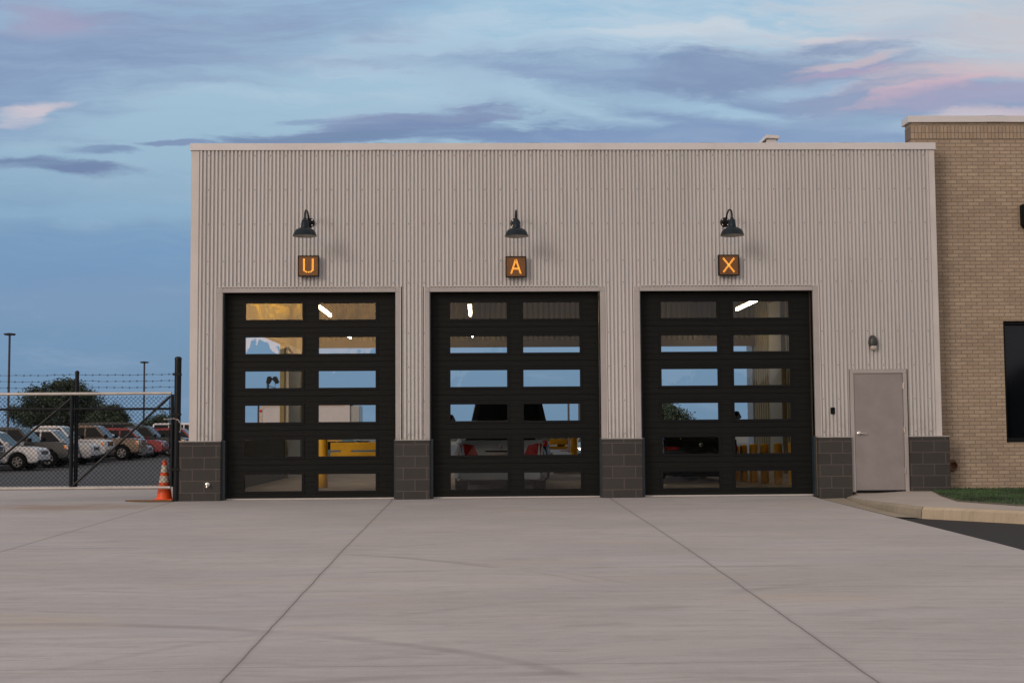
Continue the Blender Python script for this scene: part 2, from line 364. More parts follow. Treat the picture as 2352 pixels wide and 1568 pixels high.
def asphalt(name, c, lines=None):
    m = mat(name, c, .82, 0); q = N(m.node_tree); b = q.n['Principled BSDF']; oc = q.node('ShaderNodeTexCoord').outputs['Object']
    a = q.noise(oc, 45, 4, .7); p_ = q.noise(oc, .25, 4, .6)
    dk = lambda k: tuple(v * k for v in c) + (1,)
    cc = q.mix(q.mr(a, .35, .7), dk(.7), dk(1.35)); cc = q.mix(q.mr(p_, .35, .65, 0, .3), cc, dk(.7))
    q.l.new(cc, b.inputs['Base Color'])
    bn = q.node('ShaderNodeBump'); bn.inputs['Strength'].default_value = .5; bn.inputs['Distance'].default_value = .006
    q.l.new(a, bn.inputs['Height']); q.l.new(bn.outputs[0], b.inputs['Normal'])
    return m
M['asphalt'] = asphalt('fresh_asphalt', (.013, .014, .017))
M['lot'] = asphalt('lot_asphalt', (.045, .045, .048))
M['line'] = mat('road_paint', (.35, .34, .33), .7, 0, .2, 3)

# ------------------------------------------------------------------ mesh building
class MB:
    def __init__(s): s.v = []; s.f = []; s.mi = []; s.cur = 0
    def add(s, vs, fs):
        n = len(s.v); s.v += [tuple(p) for p in vs]
        for f in fs: s.f.append(tuple(i + n for i in f)); s.mi.append(s.cur)
        return s
    def box(s, x0, x1, y0, y1, z0, z1):
        return s.add([(x0, y0, z0), (x1, y0, z0), (x1, y1, z0), (x0, y1, z0), (x0, y0, z1), (x1, y0, z1), (x1, y1, z1), (x0, y1, z1)],
            [(0, 3, 2, 1), (4, 5, 6, 7), (0, 1, 5, 4), (1, 2, 6, 5), (2, 3, 7, 6), (3, 0, 4, 7)])
    def prism(s, pts, axis, a, b):     # polygon extruded along an axis
        n = len(pts)
        def mk(p, t): return {'y': (p[0], t, p[1]), 'x': (t, p[0], p[1]), 'z': (p[0], p[1], t)}[axis]
        vs = [mk(p, a) for p in pts] + [mk(p, b) for p in pts]
        return s.add(vs, [tuple(range(n - 1, -1, -1)), tuple(range(n, 2 * n))] + [(i, (i + 1) % n, (i + 1) % n + n, i + n) for i in range(n)])
    def tube(s, pts, r, seg=10, caps=True):
        pts = [Vector(p) for p in pts]; rs = r if isinstance(r, (list, tuple)) else [r] * len(pts)
        rings = []; up = None
        for i, p in enumerate(pts):
            t = (pts[min(i + 1, len(pts) - 1)] - pts[max(i - 1, 0)]).normalized()
            if up is None: up = Vector((0, 0, 1)) if abs(t.z) < .9 else Vector((1, 0, 0))
            a = t.cross(up).normalized(); b_ = a.cross(t); up = b_
            rings.append([p + (a * math.cos(2 * math.pi * k / seg) + b_ * math.sin(2 * math.pi * k / seg)) * rs[i] for k in range(seg)])
        vs = [v for rg in rings for v in rg]; fs = []
        for i in range(len(pts) - 1):
            for k in range(seg): fs.append((i * seg + k, i * seg + (k + 1) % seg, (i + 1) * seg + (k + 1) % seg, (i + 1) * seg + k))
        if caps: fs += [tuple(range(seg)), tuple(range((len(pts) - 1) * seg + seg - 1, (len(pts) - 1) * seg - 1, -1))]
        return s.add(vs, fs)
    def lathe(s, prof, c=(0, 0, 0), axis='z', seg=28, caps=True):
        vs = []; fs = []
        for r_, h in prof:
            for k in range(seg):
                a = 2 * math.pi * k / seg; ca, sa = r_ * math.cos(a), r_ * math.sin(a)
                p = {'z': (ca, sa, h), 'y': (ca, h, sa), 'x': (h, ca, sa)}[axis]
                vs.append((c[0] + p[0], c[1] + p[1], c[2] + p[2]))
        for i in range(len(prof) - 1):
            for k in range(seg): fs.append((i * seg + k, i * seg + (k + 1) % seg, (i + 1) * seg + (k + 1) % seg, (i + 1) * seg + k))
        if caps and prof[0][0] > 1e-4: fs.append(tuple(range(seg - 1, -1, -1)))
        if caps and prof[-1][0] > 1e-4: fs.append(tuple(range((len(prof) - 1) * seg, len(prof) * seg)))
        return s.add(vs, fs)
    def build(s, name, mats, parent=None, smooth=None, bevel=0, off=True, fix=True):
        me = bpy.data.meshes.new(name); me.from_pydata(s.v, [], s.f); me.validate()
        mats = mats if isinstance(mats, (list, tuple)) else [mats]
        for m_ in mats: me.materials.append(M[m_] if isinstance(m_, str) else m_)
        if len(mats) > 1 and len(me.polygons) == len(s.mi): me.polygons.foreach_set('material_index', s.mi)
        if fix or bevel:
            bm = bmesh.new(); bm.from_mesh(me)
            if fix: bmesh.ops.recalc_face_normals(bm, faces=bm.faces)
            if bevel:
                es = [e for e in bm.edges if e.is_manifold and e.calc_face_angle(0) > .5]
                bmesh.ops.bevel(bm, geom=es, offset=bevel, segments=2, affect='EDGES', clamp_overlap=True)
            bm.to_mesh(me); bm.free()
        if smooth:
            me.shade_smooth(); me.set_sharp_from_angle(angle=R(smooth if smooth is not True else 35))
        o = bpy.data.objects.new(name, me); col.objects.link(o)
        if parent is not None:
            o.parent = parent
            if off and parent.type == 'EMPTY': o.location = -parent.location
        return o
def tag(o, label=None, cat=None, group=None, kind=None):
    for k, v in (('label', label), ('category', cat), ('group', group), ('kind', kind)):
        if v: o[k] = v
    return o
def empty(name, loc, label, cat, group=None, rz=0):
    o = bpy.data.objects.new(name, None); col.objects.link(o); o.location = loc; o.rotation_euler.z = rz
    o.empty_display_size = .2
    return tag(o, label, cat, group)
def copy_tree(o, parent=None):
    c = o.copy(); col.objects.link(c); c.parent = parent
    for ch in [k for k in bpy.data.objects if k.parent == o]: copy_tree(ch, c)
    return c

# ------------------------------------------------------------------ ground
YS = [-60, -22, -15.3, -12.2, -10.6, -8.3, -4.7, -.6, 0, 9, 14, 20, 37, 50, 90, 150, 400, 5000]
ZS = [-1.1, -.40, -.255, -.19, -.158, -.115, -.07, -.02, -.0, -.10, -.16, -.40, -.56, -.38, -.42, -.8, -3, -6]
def zf(y): return float(np.interp(y, YS, ZS))
def sheet(name, x0, x1, y0, y1, mt, dz=0, label=None, step=None):
    ys = sorted(set([y0, y1] + [v for v in YS if y0 < v < y1])); b_ = MB()
    vs = [(x_, v, zf(v) + dz) for v in ys for x_ in (x0, x1)]
    b_.add(vs, [(2 * i, 2 * i + 1, 2 * i + 3, 2 * i + 2) for i in range(len(ys) - 1)])
    return tag(b_.build(name, mt), kind='structure')
YS = [-2500] + YS; ZS = [-9] + ZS
sheet('ground', -2500, 2500, -2500, 5000, 'dirt', -.10)
sheet('concrete_apron', -34, 5.85, -58, .12, 'apron', 0)
sheet('gateway_concrete', -34, -5.22, .12, 9.2, 'apron', .0)
sheet('road', 5.85, 60, -58, -.5, 'asphalt', -.012)
sheet('parking_lot', -90, -5.22, 9.2, 140, 'lot', 0)
sheet('exit_slab', -5.22, 9, 15.2, 20, 'apron', .0)
sheet('rear_lot', -5.22, 90, 20, 140, 'lot', 0)
ln = MB()
for i in range(14):
    yv = 35.6 + 3.02 * i
    ln.add([(-24, yv, zf(yv) + .006), (-17.6, yv, zf(yv) + .006), (-17.6, yv + .12, zf(yv + .12) + .006), (-24, yv + .12, zf(yv + .12) + .006)], [(0, 1, 2, 3)])
for yv in (27.5, 31.5, 44):
    ln.add([(-4, yv, zf(yv) + .006), (14, yv, zf(yv) + .006), (14, yv + .12, zf(yv + .12) + .006), (-4, yv + .12, zf(yv + .12) + .006)], [(0, 1, 2, 3)])
tag(ln.build('parking_lines', 'line', fix=False), kind='structure')
# raised walk, kerb and verge on the right
zt = .075
edge = [(6.62, -.02, .02), (6.3, -.6, .0), (6.2, -1.4, .01), (6.16, -2.2, .03), (6.12, -3.2, .055), (6.14, -4.0, .07), (6.20, -4.72, zt), (6.75, -5.25, zt), (7.25, -5.75, .07), (9.2, -7.4, .06), (14, -11.2, .04)]
inner = []
pe = [Vector(p) for p in edge]
for i, p in enumerate(pe):
    t = (pe[min(i + 1, len(pe) - 1)] - pe[max(i - 1, 0)]); t.z = 0; t.normalize(); n_ = Vector((-t.y, t.x, 0))
    q_ = p + n_ * .07; inner.append((q_.x, q_.y, p.z))
b_ = MB(); b_.prism([(p[0], p[1]) for p in inner] + [(14, .42), (8.0, .42), (7.6, .10), (6.62, .10)], 'z', -.3, .07)
wk = b_.build('walkway', 'walk')
for v in wk.data.vertices:
    if v.co.z > 0:
        ds = [(Vector((v.co.x, v.co.y)) - Vector((p[0], p[1]))).length for p in inner]; k = min(range(len(ds)), key=lambda i: ds[i])
        if ds[k] < .01: v.co.z = inner[k][2]
tag(wk, kind='structure')
for (a0, a1, mt) in ((0, 6, 'curbg'), (6, 10, 'curb')):
    b_ = MB(); n = a1 - a0 + 1; vs = []
    for i in range(a0, a1 + 1):
        o_, n_ = Vector(edge[i]), Vector(inner[i]); dirv = (n_ - o_); dirv.z = 0; dirv.normalize()
        if i == a0 and a0: o_ = o_ + Vector((.012, -.012, 0)); n_ = n_ + Vector((.012, -.012, 0))
        top = o_.z + .006
        base = zf(o_.y) - .1
        vs += [(o_.x - dirv.x * .03, o_.y - dirv.y * .03, base), (o_.x - dirv.x * .012, o_.y - dirv.y * .012, top - .035), (o_.x + dirv.x * .025, o_.y + dirv.y * .025, top), (n_.x, n_.y, top), (n_.x, n_.y, base)]
    fs = [(5 * i + j, 5 * i + j + 1, 5 * i + j + 6, 5 * i + j + 5) for i in range(n - 1) for j in range(4)] + [(0, 1, 2, 3, 4), tuple(5 * (n - 1) + j for j in (4, 3, 2, 1, 0))]
    b_.add(vs, fs); tag(b_.build('kerb', mt, smooth=40), kind='structure')
b_ = MB()   # gutter pan between the slab and the kerb
b_.add([(5.86, -.6, zf(-.6) + .001), (6.26, -.6, -.012), (6.1, -2.2, zf(-2.2) + .004), (6.06, -3.3, zf(-3.3) + .004), (6.1, -4.1, zf(-4.1) + .004), (6.14, -4.72, zf(-4.7) + .004), (5.86, -4.6, zf(-4.6) + .004)], [(0, 6, 5, 4, 3, 2, 1)])
tag(b_.build('gutter', 'curbg'), kind='structure')
verge = [(7.95, -.12), (7.55, -1.7), (7.28, -3.2), (7.7, -4.4), (14, -9.5), (14, .36), (7.98, .36)]
b_ = MB(); b_.prism(verge, 'z', .0, .082); tag(b_.build('grass_bed', 'dirt'), kind='structure')
rnd = random.Random(4)
def inside(p, poly):
    c = False; j = len(poly) - 1
    for i in range(len(poly)):
        a, bb = poly[i], poly[j]
        if (a[1] > p[1]) != (bb[1] > p[1]) and p[0] < (bb[0] - a[0]) * (p[1] - a[1]) / (bb[1] - a[1]) + a[0]: c = not c
        j = i
    return c
b_ = MB()
while len(b_.f) < 26000:
    px_, py_ = rnd.uniform(7.2, 11), rnd.uniform(-7.2, .36)
    if not inside((px_, py_), verge): continue
    h_ = rnd.uniform(.02, .05); a = rnd.uniform(0, 6.28); w = .006; l_ = rnd.uniform(-.03, .03)
    b_.add([(px_ - w * math.cos(a), py_ - w * math.sin(a), .08), (px_ + w * math.cos(a), py_ + w * math.sin(a), .08), (px_ + l_, py_ + l_ * .5, .08 + h_)], [(0, 1, 2)])
tag(b_.build('lawn', 'grass', fix=False), 'short green grass strip along the foot of the brick wall', 'grass', kind='stuff')

# ------------------------------------------------------------------ garage building
XL, XR, ZR = -5.06, 8.20, 6.28
DOORS = [(-4.49, -1.46), (-.86, 2.155), (2.86, 5.945)]
DTOP, BZ = 3.63, 1.03
MDX0, MDX1, MDTOP = 6.57, 7.59, 2.22
gb = empty('garage_building', (XL, 0, 0), 'long low drive-through garage clad in pale ribbed metal over dark block', 'garage')
# cladding: real ribs
PIT = .0678; prof = [(0, 0), (.31, .0), (.37, -.8), (.41, -1), (.88, -1), (.93, -.8)]
def ribs(b_, x0, x1, zfun, y0=-.0, amp=.034, pit=PIT, axis='x', z=None):
    k = 0; xs = []
    t = x0
    while t < x1:
        for u, w in prof:
            xx = t + u * pit
            if xx < x1: xs.append((xx, y0 + w * amp))
        t += pit
    xs.append((x1, y0))
    for (xa, ya), (xb, yb) in zip(xs, xs[1:]):
        for z0, z1 in zfun((xa + xb) / 2):
            if axis == 'x': b_.add([(xa, ya, z0), (xb, yb, z0), (xb, yb, z1), (xa, ya, z1)], [(0, 1, 2, 3)])
            else: b_.add([(ya, xa, z0), (yb, xb, z0), (yb, xb, z1), (ya, xa, z1)], [(0, 1, 2, 3)])
def zint(xx):
    z0 = BZ
    for a, bb in DOORS:
        if a - .09 < xx < bb + .09: z0 = 3.705
    if MDX0 - .01 < xx < MDX1 + .01: z0 = MDTOP
    return [(z0, 6.17)]
b_ = MB(); ribs(b_, XL + .13, XR - .10, zint)
b_.cur = 1
for zr in (6.06, 5.45, 4.84, 4.18, 3.79, 2.9, 2.3, 1.7, 1.12):
    xx = XL + .13 + PIT * 2.62
    while xx < XR - .2:
        if any(a < zr < c for a, c in zint(xx)): b_.lathe([(.0095, -.033), (.0095, -.038), (.004, -.041)], (xx, 0, zr), 'y', 8)
        xx += PIT * 4
cl = b_.build('wall_cladding', ['clad', 'screw'], gb, fix=False)
# structural wall behind the cladding
b_ = MB(); yw0, yw1 = .02, .24
segs = [(XL + .02, DOORS[0][0])] + [(DOORS[i][1], DOORS[i + 1][0]) for i in range(2)] + [(DOORS[2][1], MDX0), (MDX1, XR - .02)]
for a, c in segs: b_.box(a, c, yw0, yw1, 0, DTOP)
b_.box(XL + .02, XR - .02, yw0, yw1, DTOP, 6.15)
b_.box(MDX0, MDX1, yw0, yw1, MDTOP, DTOP)
b_.build('front_wall', 'ceil', gb)
# corners, cap
for x0_, x1_, y1_ in ((XL, XL + .14, .25), (XR - .11, XR, .38)):
    b_ = MB(); b_.box(x0_, x1_, -.024, y1_, BZ, 6.17); b_.build('corner_trim', 'corner', gb, bevel=.004)
b_ = MB(); xs = [XL - .02, -1.72, 1.0, 4.1, 6.6, XR + .02]
for a, c in zip(xs, xs[1:]):
    b_.box(a, c - .003, -.055, .24, 6.155, 6.28)
for a in xs[1:-1]: b_.box(a - .14, a + .14, -.058, -.05, 6.157, 6.283)
b_.build('parapet_cap', 'cap', gb, bevel=.004)
b_ = MB(); b_.box(XL + .02, XR - .02, .24, 15.2, 5.75, 5.95); b_.build('roof', 'ceil', gb)
# block piers
for a, c in [(-5.21, DOORS[0][0] - .0), (DOORS[0][1], DOORS[1][0]), (DOORS[1][1], DOORS[2][0]), (DOORS[2][1] + .02, MDX0 - .01), (MDX1 + .01, 8.30)]:
    y1 = .015
    b_ = MB(); b_.box(a, c, -.10, y1, -.05, BZ - .008)
    pr = b_.build('block_pier', 'cmu', gb, bevel=.006)
    b_ = MB(); b_.box(a - .004, c + .004, -.104, -.0, BZ - .008, BZ + .008); b_.build('flashing', 'trim', pr)
# door trims, doors
YD = .17
for di, (a, c) in enumerate(DOORS):
    b_ = MB()
    b_.box(a - .10, a, -.030, YD, BZ + .01, DTOP + .0); b_.box(c, c + .10, -.030, YD, BZ + .01, DTOP)
    b_.box(a - .0, c + .0, -.034, YD, DTOP, DTOP + .09)
    b_.box(a - .10, a - .002, -.033, .0, DTOP, DTOP + .085); b_.box(c + .002, c + .10, -.033, .0, DTOP, DTOP + .085)
    tr = b_.build('door_surround', 'trim', gb, bevel=.003)
    b_ = MB(); b_.box(a - .115, a - .098, -.034, .0, BZ + .01, DTOP + .1).box(c + .098, c + .115, -.034, .0, BZ + .01, DTOP + .1).box(a - .11, c + .11, -.040, 0, DTOP + .09, DTOP + .102)
    b_.build('edge_strip', 'corner', tr)
    b_ = MB(); b_.box(a - .0, a + .055, .0, YD - .02, 0, BZ + .01).box(a, a + .02, .0, YD, BZ + .01, DTOP); b_.build('steel_angle', 'steel', tr)
    b_ = MB(); b_.box(c - .03, c, .0, YD - .02, 0, BZ + .01); b_.build('steel_angle', 'steel', tr)
    cx = (a + c) / 2; H_ = DTOP / 6; b_ = MB()
    gw, gh = 1.01 / 2, .30 / 2
    hx = [(-.645 - gw, -.645 + gw), (.650 - gw, .650 + gw)]
    holes = []
    for s_ in range(6):
        z0 = s_ * H_ + (.03 if s_ == 0 else 0); z1 = (s_ + 1) * H_ - .005; zc = 3.31 - (5 - s_) * .6035
        X0, X1 = a + .02, c - .02
        b_.box(X0, X1, YD, YD + .05, z0, zc - gh); b_.box(X0, X1, YD, YD + .05, zc + gh, z1)
        b_.box(X0, cx + hx[0][0], YD, YD + .05, zc - gh, zc + gh); b_.box(cx + hx[0][1], cx + hx[1][0], YD, YD + .05, zc - gh, zc + gh)
        b_.box(cx + hx[1][1], X1, YD, YD + .05, zc - gh, zc + gh)
        if s_ < 5: b_.box(X0 + .004, X1 - .004, YD + .012, YD + .046, z1 - .02, z1 + .02)
        for u0, u1 in hx: holes.append((cx + u0, cx + u1, zc - gh, zc + gh))
    dr = b_.build('overhead_door', 'door', gb, fix=False)
    if di == 0: dr['label'] = 'black sectional door mirroring golden sunset clouds in its upper panes'
    for (x0, x1, z0, z1) in holes:
        f_ = MB(); t_ = .045; i_ = .004
        for (p, q2, r_, s2) in ((x0 - t_ + i_, x1 + t_ - i_, z0 - t_ + i_, z0 + i_), (x0 - t_ + i_, x1 + t_ - i_, z1 - i_, z1 + t_ - i_)): f_.box(p, q2, YD - .014, YD + .0, r_, s2)
        f_.box(x0 - t_ + i_, x0 + i_, YD - .014, YD, z0 + i_, z1 - i_).box(x1 - i_, x1 + t_ - i_, YD - .014, YD, z0 + i_, z1 - i_)
        f_.build('window_frame', 'blacktrim', dr, off=False, bevel=.003)
        p_ = MB(); p_.add([(x0, YD + .02, z0), (x1, YD + .02, z0), (x1, YD + .02, z1), (x0, YD + .02, z1)], [(0, 1, 2, 3)])
        p_.build('pane', 'pane', dr, off=False, fix=False)
    s_ = MB(); s_.box(a + .06, c - .03, YD - .03, YD + .03, .0, .022); s_.build('threshold', 'corner', gb)
    s_ = MB(); s_.box(a + .02, c - .02, YD + .005, YD + .045, .022, .03 + .0005); s_.build('bottom_seal', 'blacktrim', dr, off=False)
    # inside: tracks
    for xx in (a + .0, c - .05):
        s_ = MB(); s_.box(xx - .06 if xx == a else xx + .05, xx if xx == a else xx + .11, .27, .34, .3, 3.9)
        s_.build('door_track', 'galv', gb)
# small blue sticker and paint flecks
s_ = MB(); s_.prism([(4.79, 2.52), (4.83, 2.53), (4.835, 2.57), (4.80, 2.575)], 'y', YD - .002, YD + .001)
tag(s_.build('sticker', 'teal'), 'small blue scrap of tape stuck on the door under the X sign', 'sticker')
# service door
b_ = MB(); b_.box(MDX0, MDX0 + .07, -.03, .10, .06, MDTOP - .07).box(MDX1 - .07, MDX1, -.03, .10, .06, MDTOP - .07).box(MDX0, MDX1, -.03, .10, MDTOP - .07, MDTOP)
b_.build('service_door_frame', 'trim', gb, bevel=.003)
b_ = MB(); b_.box(MDX0 + .076, MDX1 - .076, -.012, .04, .09, MDTOP - .076); sd_ = b_.build('service_door', 'service', gb, bevel=.002)
b_ = MB(); b_.lathe([(.036, -.014), (.036, -.03), (.028, -.036), (.014, -.038), (.014, -.062)], (MDX0 + .145, 0, 1.09), 'y', 20).tube([(MDX0 + .145, -.06, 1.09), (MDX0 + .20, -.066, 1.088), (MDX0 + .275, -.055, 1.08)], .011)
b_.build('door_handle', 'satin', sd_, smooth=True)
for hz in (.42, 1.15, 1.92):
    b_ = MB(); b_.tube([(MDX1 - .070, -.036, hz - .055), (MDX1 - .070, -.036, hz + .055)], .012, 10); b_.box(MDX1 - .082, MDX1 - .058, -.034, -.012, hz - .052, hz + .052)
    b_.build('hinge', 'satin', sd_, smooth=True)
b_ = MB(); b_.box(MDX0 + .07, MDX1 - .07, -.03, .08, .055, .085); b_.build('service_door_sill', 'blacktrim', gb)
# interior: side walls, rear wall, ceiling, piers
b_ = MB(); b_.box(-5.06, -4.93, .24, 15.2, 0, 1.0).box(-5.06, -4.93, .24, 1.2, 1.0, 3.35); b_.build('left_low_wall', 'cmuin', gb)
def zl(yv): return [(3.40, 5.75)] if 1.2 < yv < 10.4 else [(1.0, 5.75)]
b_ = MB(); ribs(b_, .24, 15.2, zl, -4.90, .03, .18, 'y')
b_.box(-5.06, -4.95, .24, 15.2, 3.40, 5.75); b_.box(-5.06, -4.95, 10.4, 15.2, 1.0, 3.4)
b_.build('left_upper_wall', 'cladin', gb, fix=False)
b_ = MB(); b_.box(-4.95, -4.84, 10.42, 12.6, 0, 3.4); b_.build('wall_panel', 'pillar', gb)
b_ = MB(); b_.box(8.15, 8.28, .7, 15.2, 0, 5.75); ribs(b_, .7, 15.2, lambda t: [(0, 5.75)], 8.14, .05, .30, 'y'); b_.build('right_wall', 'cladin', gb, fix=False)
b_ = MB(); b_.box(8.0, 8.10, 11.3, 12.7, 0, 4.6); b_.build('wall_panel', 'pillar', gb)
b_ = MB(); b_.box(8.02, 8.10, 9.7, 10.2, 0, 4.6); b_.build('wall_panel', 'pillar', gb)
b_ = MB(); ribs(b_, -4.93, 8.15, lambda t: [(3.66, 5.75)], 15.0, .05, .155); b_.box(-5.0, 8.2, 15.03, 15.2, 3.66, 5.75)
b_.build('rear_header', 'cladin', gb, fix=False)
b_ = MB(); b_.box(-4.93, 8.15, 14.93, 15.0, 3.58, 3.78); b_.build('rear_header_trim', mat('header_brown', (.16, .105, .045), .6), gb)
for a, c in ((-2.65, -1.05), (3.2, 4.65)):
    b_ = MB(); b_.box(a, c, 14.98, 15.2, 0, 3.58); b_.build('rear_pier', 'cmuin', gb, bevel=.01)
b_ = MB(); b_.box(8.05, 8.2, 15.2, 16.0, 0, 4.2); b_.build('wing_wall', mat('pale_blue_panel', (.30, .33, .38), .6), gb)
b_ = MB(); b_.box(-4.93, 8.15, .24, 15.2, -.1, -.002); b_.build('floor_slab', 'floorc', gb)
for i in range(9):
    b_ = MB(); xx = -4.2 + i * 1.45; b_.box(xx, xx + .12, .26, 14.95, 5.45, 5.70); b_.build('roof_beam', 'ceil', gb)
# hatch on the roof
b_ = MB(); b_.box(5.42, 5.62, 1.1, 1.6, 5.96, 6.62); b_.prism([(5.33, 6.53), (5.41, 6.68), (5.66, 6.66), (5.66, 6.60), (5.42, 6.61)], 'y', 1.05, 1.65)
b_.build('roof_vent', 'cap', gb, bevel=.006)

# ------------------------------------------------------------------ brick building
BX = 7.93; by = .40
bb_ = empty('brick_building', (BX, by, 0), 'taller tan brick building with dark windows adjoining the metal garage', 'building')
WX0, WX1, WZ0, WZ1 = 9.52, 12.5, .905, 3.10
b_ = MB(); T = 6.45; th = .3
b_.box(BX, WX0, by, by + th, -.1, T).box(WX1, 14, by, by + th, -.1, T).box(WX0, WX1, by, by + th, -.1, WZ0).box(WX0, WX1, by, by + th, WZ1, T)
b_.box(8.32, 14, by + th, 15.9, -.1, 5.9); b_.build('brick_wall', 'brick', bb_, fix=False)
b_ = MB(); b_.box(BX - .012, 14, by - .012, by + th, 6.45, 6.68); b_.build('soldier_course', 'soldier', bb_)
b_ = MB(); b_.box(BX - .006, 14, by - .006, by + th, 6.68, 6.745); b_.build('top_course', 'brick', bb_)
b_ = MB(); b_.box(BX - .06, 9.45, by - .055, by + th + .05, 6.745, 6.865).box(9.453, 14, by - .055, by + th + .05, 6.745, 6.865)
b_.box(9.3, 9.66, by - .058, by - .05, 6.747, 6.868); b_.build('coping', 'cap', bb_, bevel=.005)
b_ = MB(); b_.box(WX0 + .03, WX1, by + .18, by + .20, WZ0 + .05, WZ1 - .05); w_ = b_.build('window', 'window', bb_)
b_ = MB(); b_.box(WX0, WX0 + .05, by + .06, by + .2, WZ0, WZ1).box(WX0 + .05, WX1, by + .06, by + .2, WZ1 - .06, WZ1).box(WX0 + .05, WX1, by + .06, by + .2, WZ0, WZ0 + .08).box(WX0 + 1.5, WX0 + 1.56, by + .06, by + .17, WZ0 + .08, WZ1 - .06)
b_.build('window_frame', 'blacktrim', w_, off=False)
b_ = MB(); b_.lathe([(.085, .02), (.085, -.10), (.062, -.10), (.055, .0)], (8.50, by, .50), 'y', 24); b_.lathe([(.11, -.001), (.11, -.025), (.085, -.028)], (8.50, by, .50), 'y', 24)
b_.build('overflow_pipe', 'rust', bb_, smooth=True)
b_ = MB(); b_.box(9.89, 10.04, by - .12, by, 4.83, 5.22); b_.box(9.92, 10.01, by - .10, by, 4.79, 4.83)
sc = b_.build('wall_sconce', 'blacktrim', bevel=.012); tag(sc, 'flat black box sconce high on the brick wall', 'wall light')

# ------------------------------------------------------------------ wall lamps over the doors
def barn_lamp():
    r = empty('barn_lamp', (0, 0, 0), '', 'lamp', 'gooseneck barn lamps above the garage doors')
    yS, zr = -.67, -.33      # relative to wall plate centre
    b_ = MB(); b_.lathe([(.088, -.018), (.088, -.03), (.078, -.036), (.05, -.040), (.035, -.06), (.03, -.085)], (0, 0, 0), 'y', 28); pl = b_.build('wall_plate', 'blacksteel', r, smooth=True)
    for k in range(4):
        b_ = MB(); a = math.pi / 4 + k * math.pi / 2; b_.lathe([(.011, -.036), (.011, -.043), (.004, -.046)], (.064 * math.cos(a), 0, .064 * math.sin(a)), 'y', 10)
        b_.build('mounting_screw', 'satin', pl, off=False, smooth=True)
    pts = [(0, -.06, 0), (0, -.14, .012)]
    for k in range(13):
        a = math.pi * k / 12; pts.append((0, -.415 + .255 * math.cos(a), .02 + .135 * math.sin(a) + .0))
    pts += [(0, yS, -.03)]
    b_ = MB(); b_.tube(pts, .016, 12); b_.build('arm', 'blacksteel', r, smooth=True)
    b_ = MB(); b_.lathe([(.204, zr), (.207, zr + .006), (.201, zr + .012), (.190, zr + .05), (.172, zr + .085), (.142, zr + .115), (.10, zr + .135), (.072, zr + .145), (.066, zr + .17), (.057, zr + .262), (.045, zr + .278), (.03, zr + .285), (.022, zr + .315), (.0, zr + .318)], (0, yS, 0), 'z', 40, caps=False)
    b_.cur = 1; b_.lathe([(.0, zr + .13), (.10, zr + .125), (.14, zr + .106), (.168, zr + .078), (.186, zr + .045), (.200, zr + .004)], (0, yS, 0), 'z', 40, caps=False)
    me = b_; sh = me.build('shade', ['shade', 'cream'], r, smooth=50, fix=False)
    sh.data.polygons.foreach_set('material_index', b_.mi)
    return r
bl = barn_lamp()
for i, (xx, lb) in enumerate([(-2.97, 'dark blue gooseneck barn lamp above the sign reading U'), (.665, 'dark blue gooseneck barn lamp above the sign reading A'), (4.40, 'dark blue gooseneck barn lamp above the sign reading X')]):
    o = bl if i == 0 else copy_tree(bl)
    o.location = (xx, -.005, (4.86, 4.845, 4.85)[i]); o['label'] = lb
# lit letter signs
def letter(ch):
    D_ = .0178; pts = []
    if ch == 'U':
        for off, rr in ((0, 0), (1, 0)):
            hw = .085 - off * D_; n = 13
            ln_ = [(-hw, .123 - k * D_) for k in range(11)]
            cy_ = .123 - 11 * D_; 
            pts += ln_ + [(-p, q_) for p, q_ in ln_]
            na = 9 if off == 0 else 7
            for k in range(na):
                a = math.pi * (k + .5) / na; pts.append((-hw * math.cos(a), cy_ + .012 - (hw * .62) * math.sin(a)))
    elif ch == 'A':
        for sgn in (-1, 1):
            for k in range(14):
                t = k / 13; xo = sgn * (.012 + t * .078); pts += [(xo, .123 - t * .24), (xo - sgn * D_ * .95, .123 - t * .24)] if k > 1 else [(xo, .123 - t * .24)]
        for k in range(5): pts += [(-.036 + k * .018, -.045), (-.036 + k * .018, -.045 + D_)]
    else:
        for sgn in (-1, 1):
            for k in range(15):
                t = -1 + 2 * k / 14
                for w_ in (-.0085, .0085): pts.append((sgn * t * .092 + w_ * .75, t * .118 - sgn * w_ * .75))
    return pts
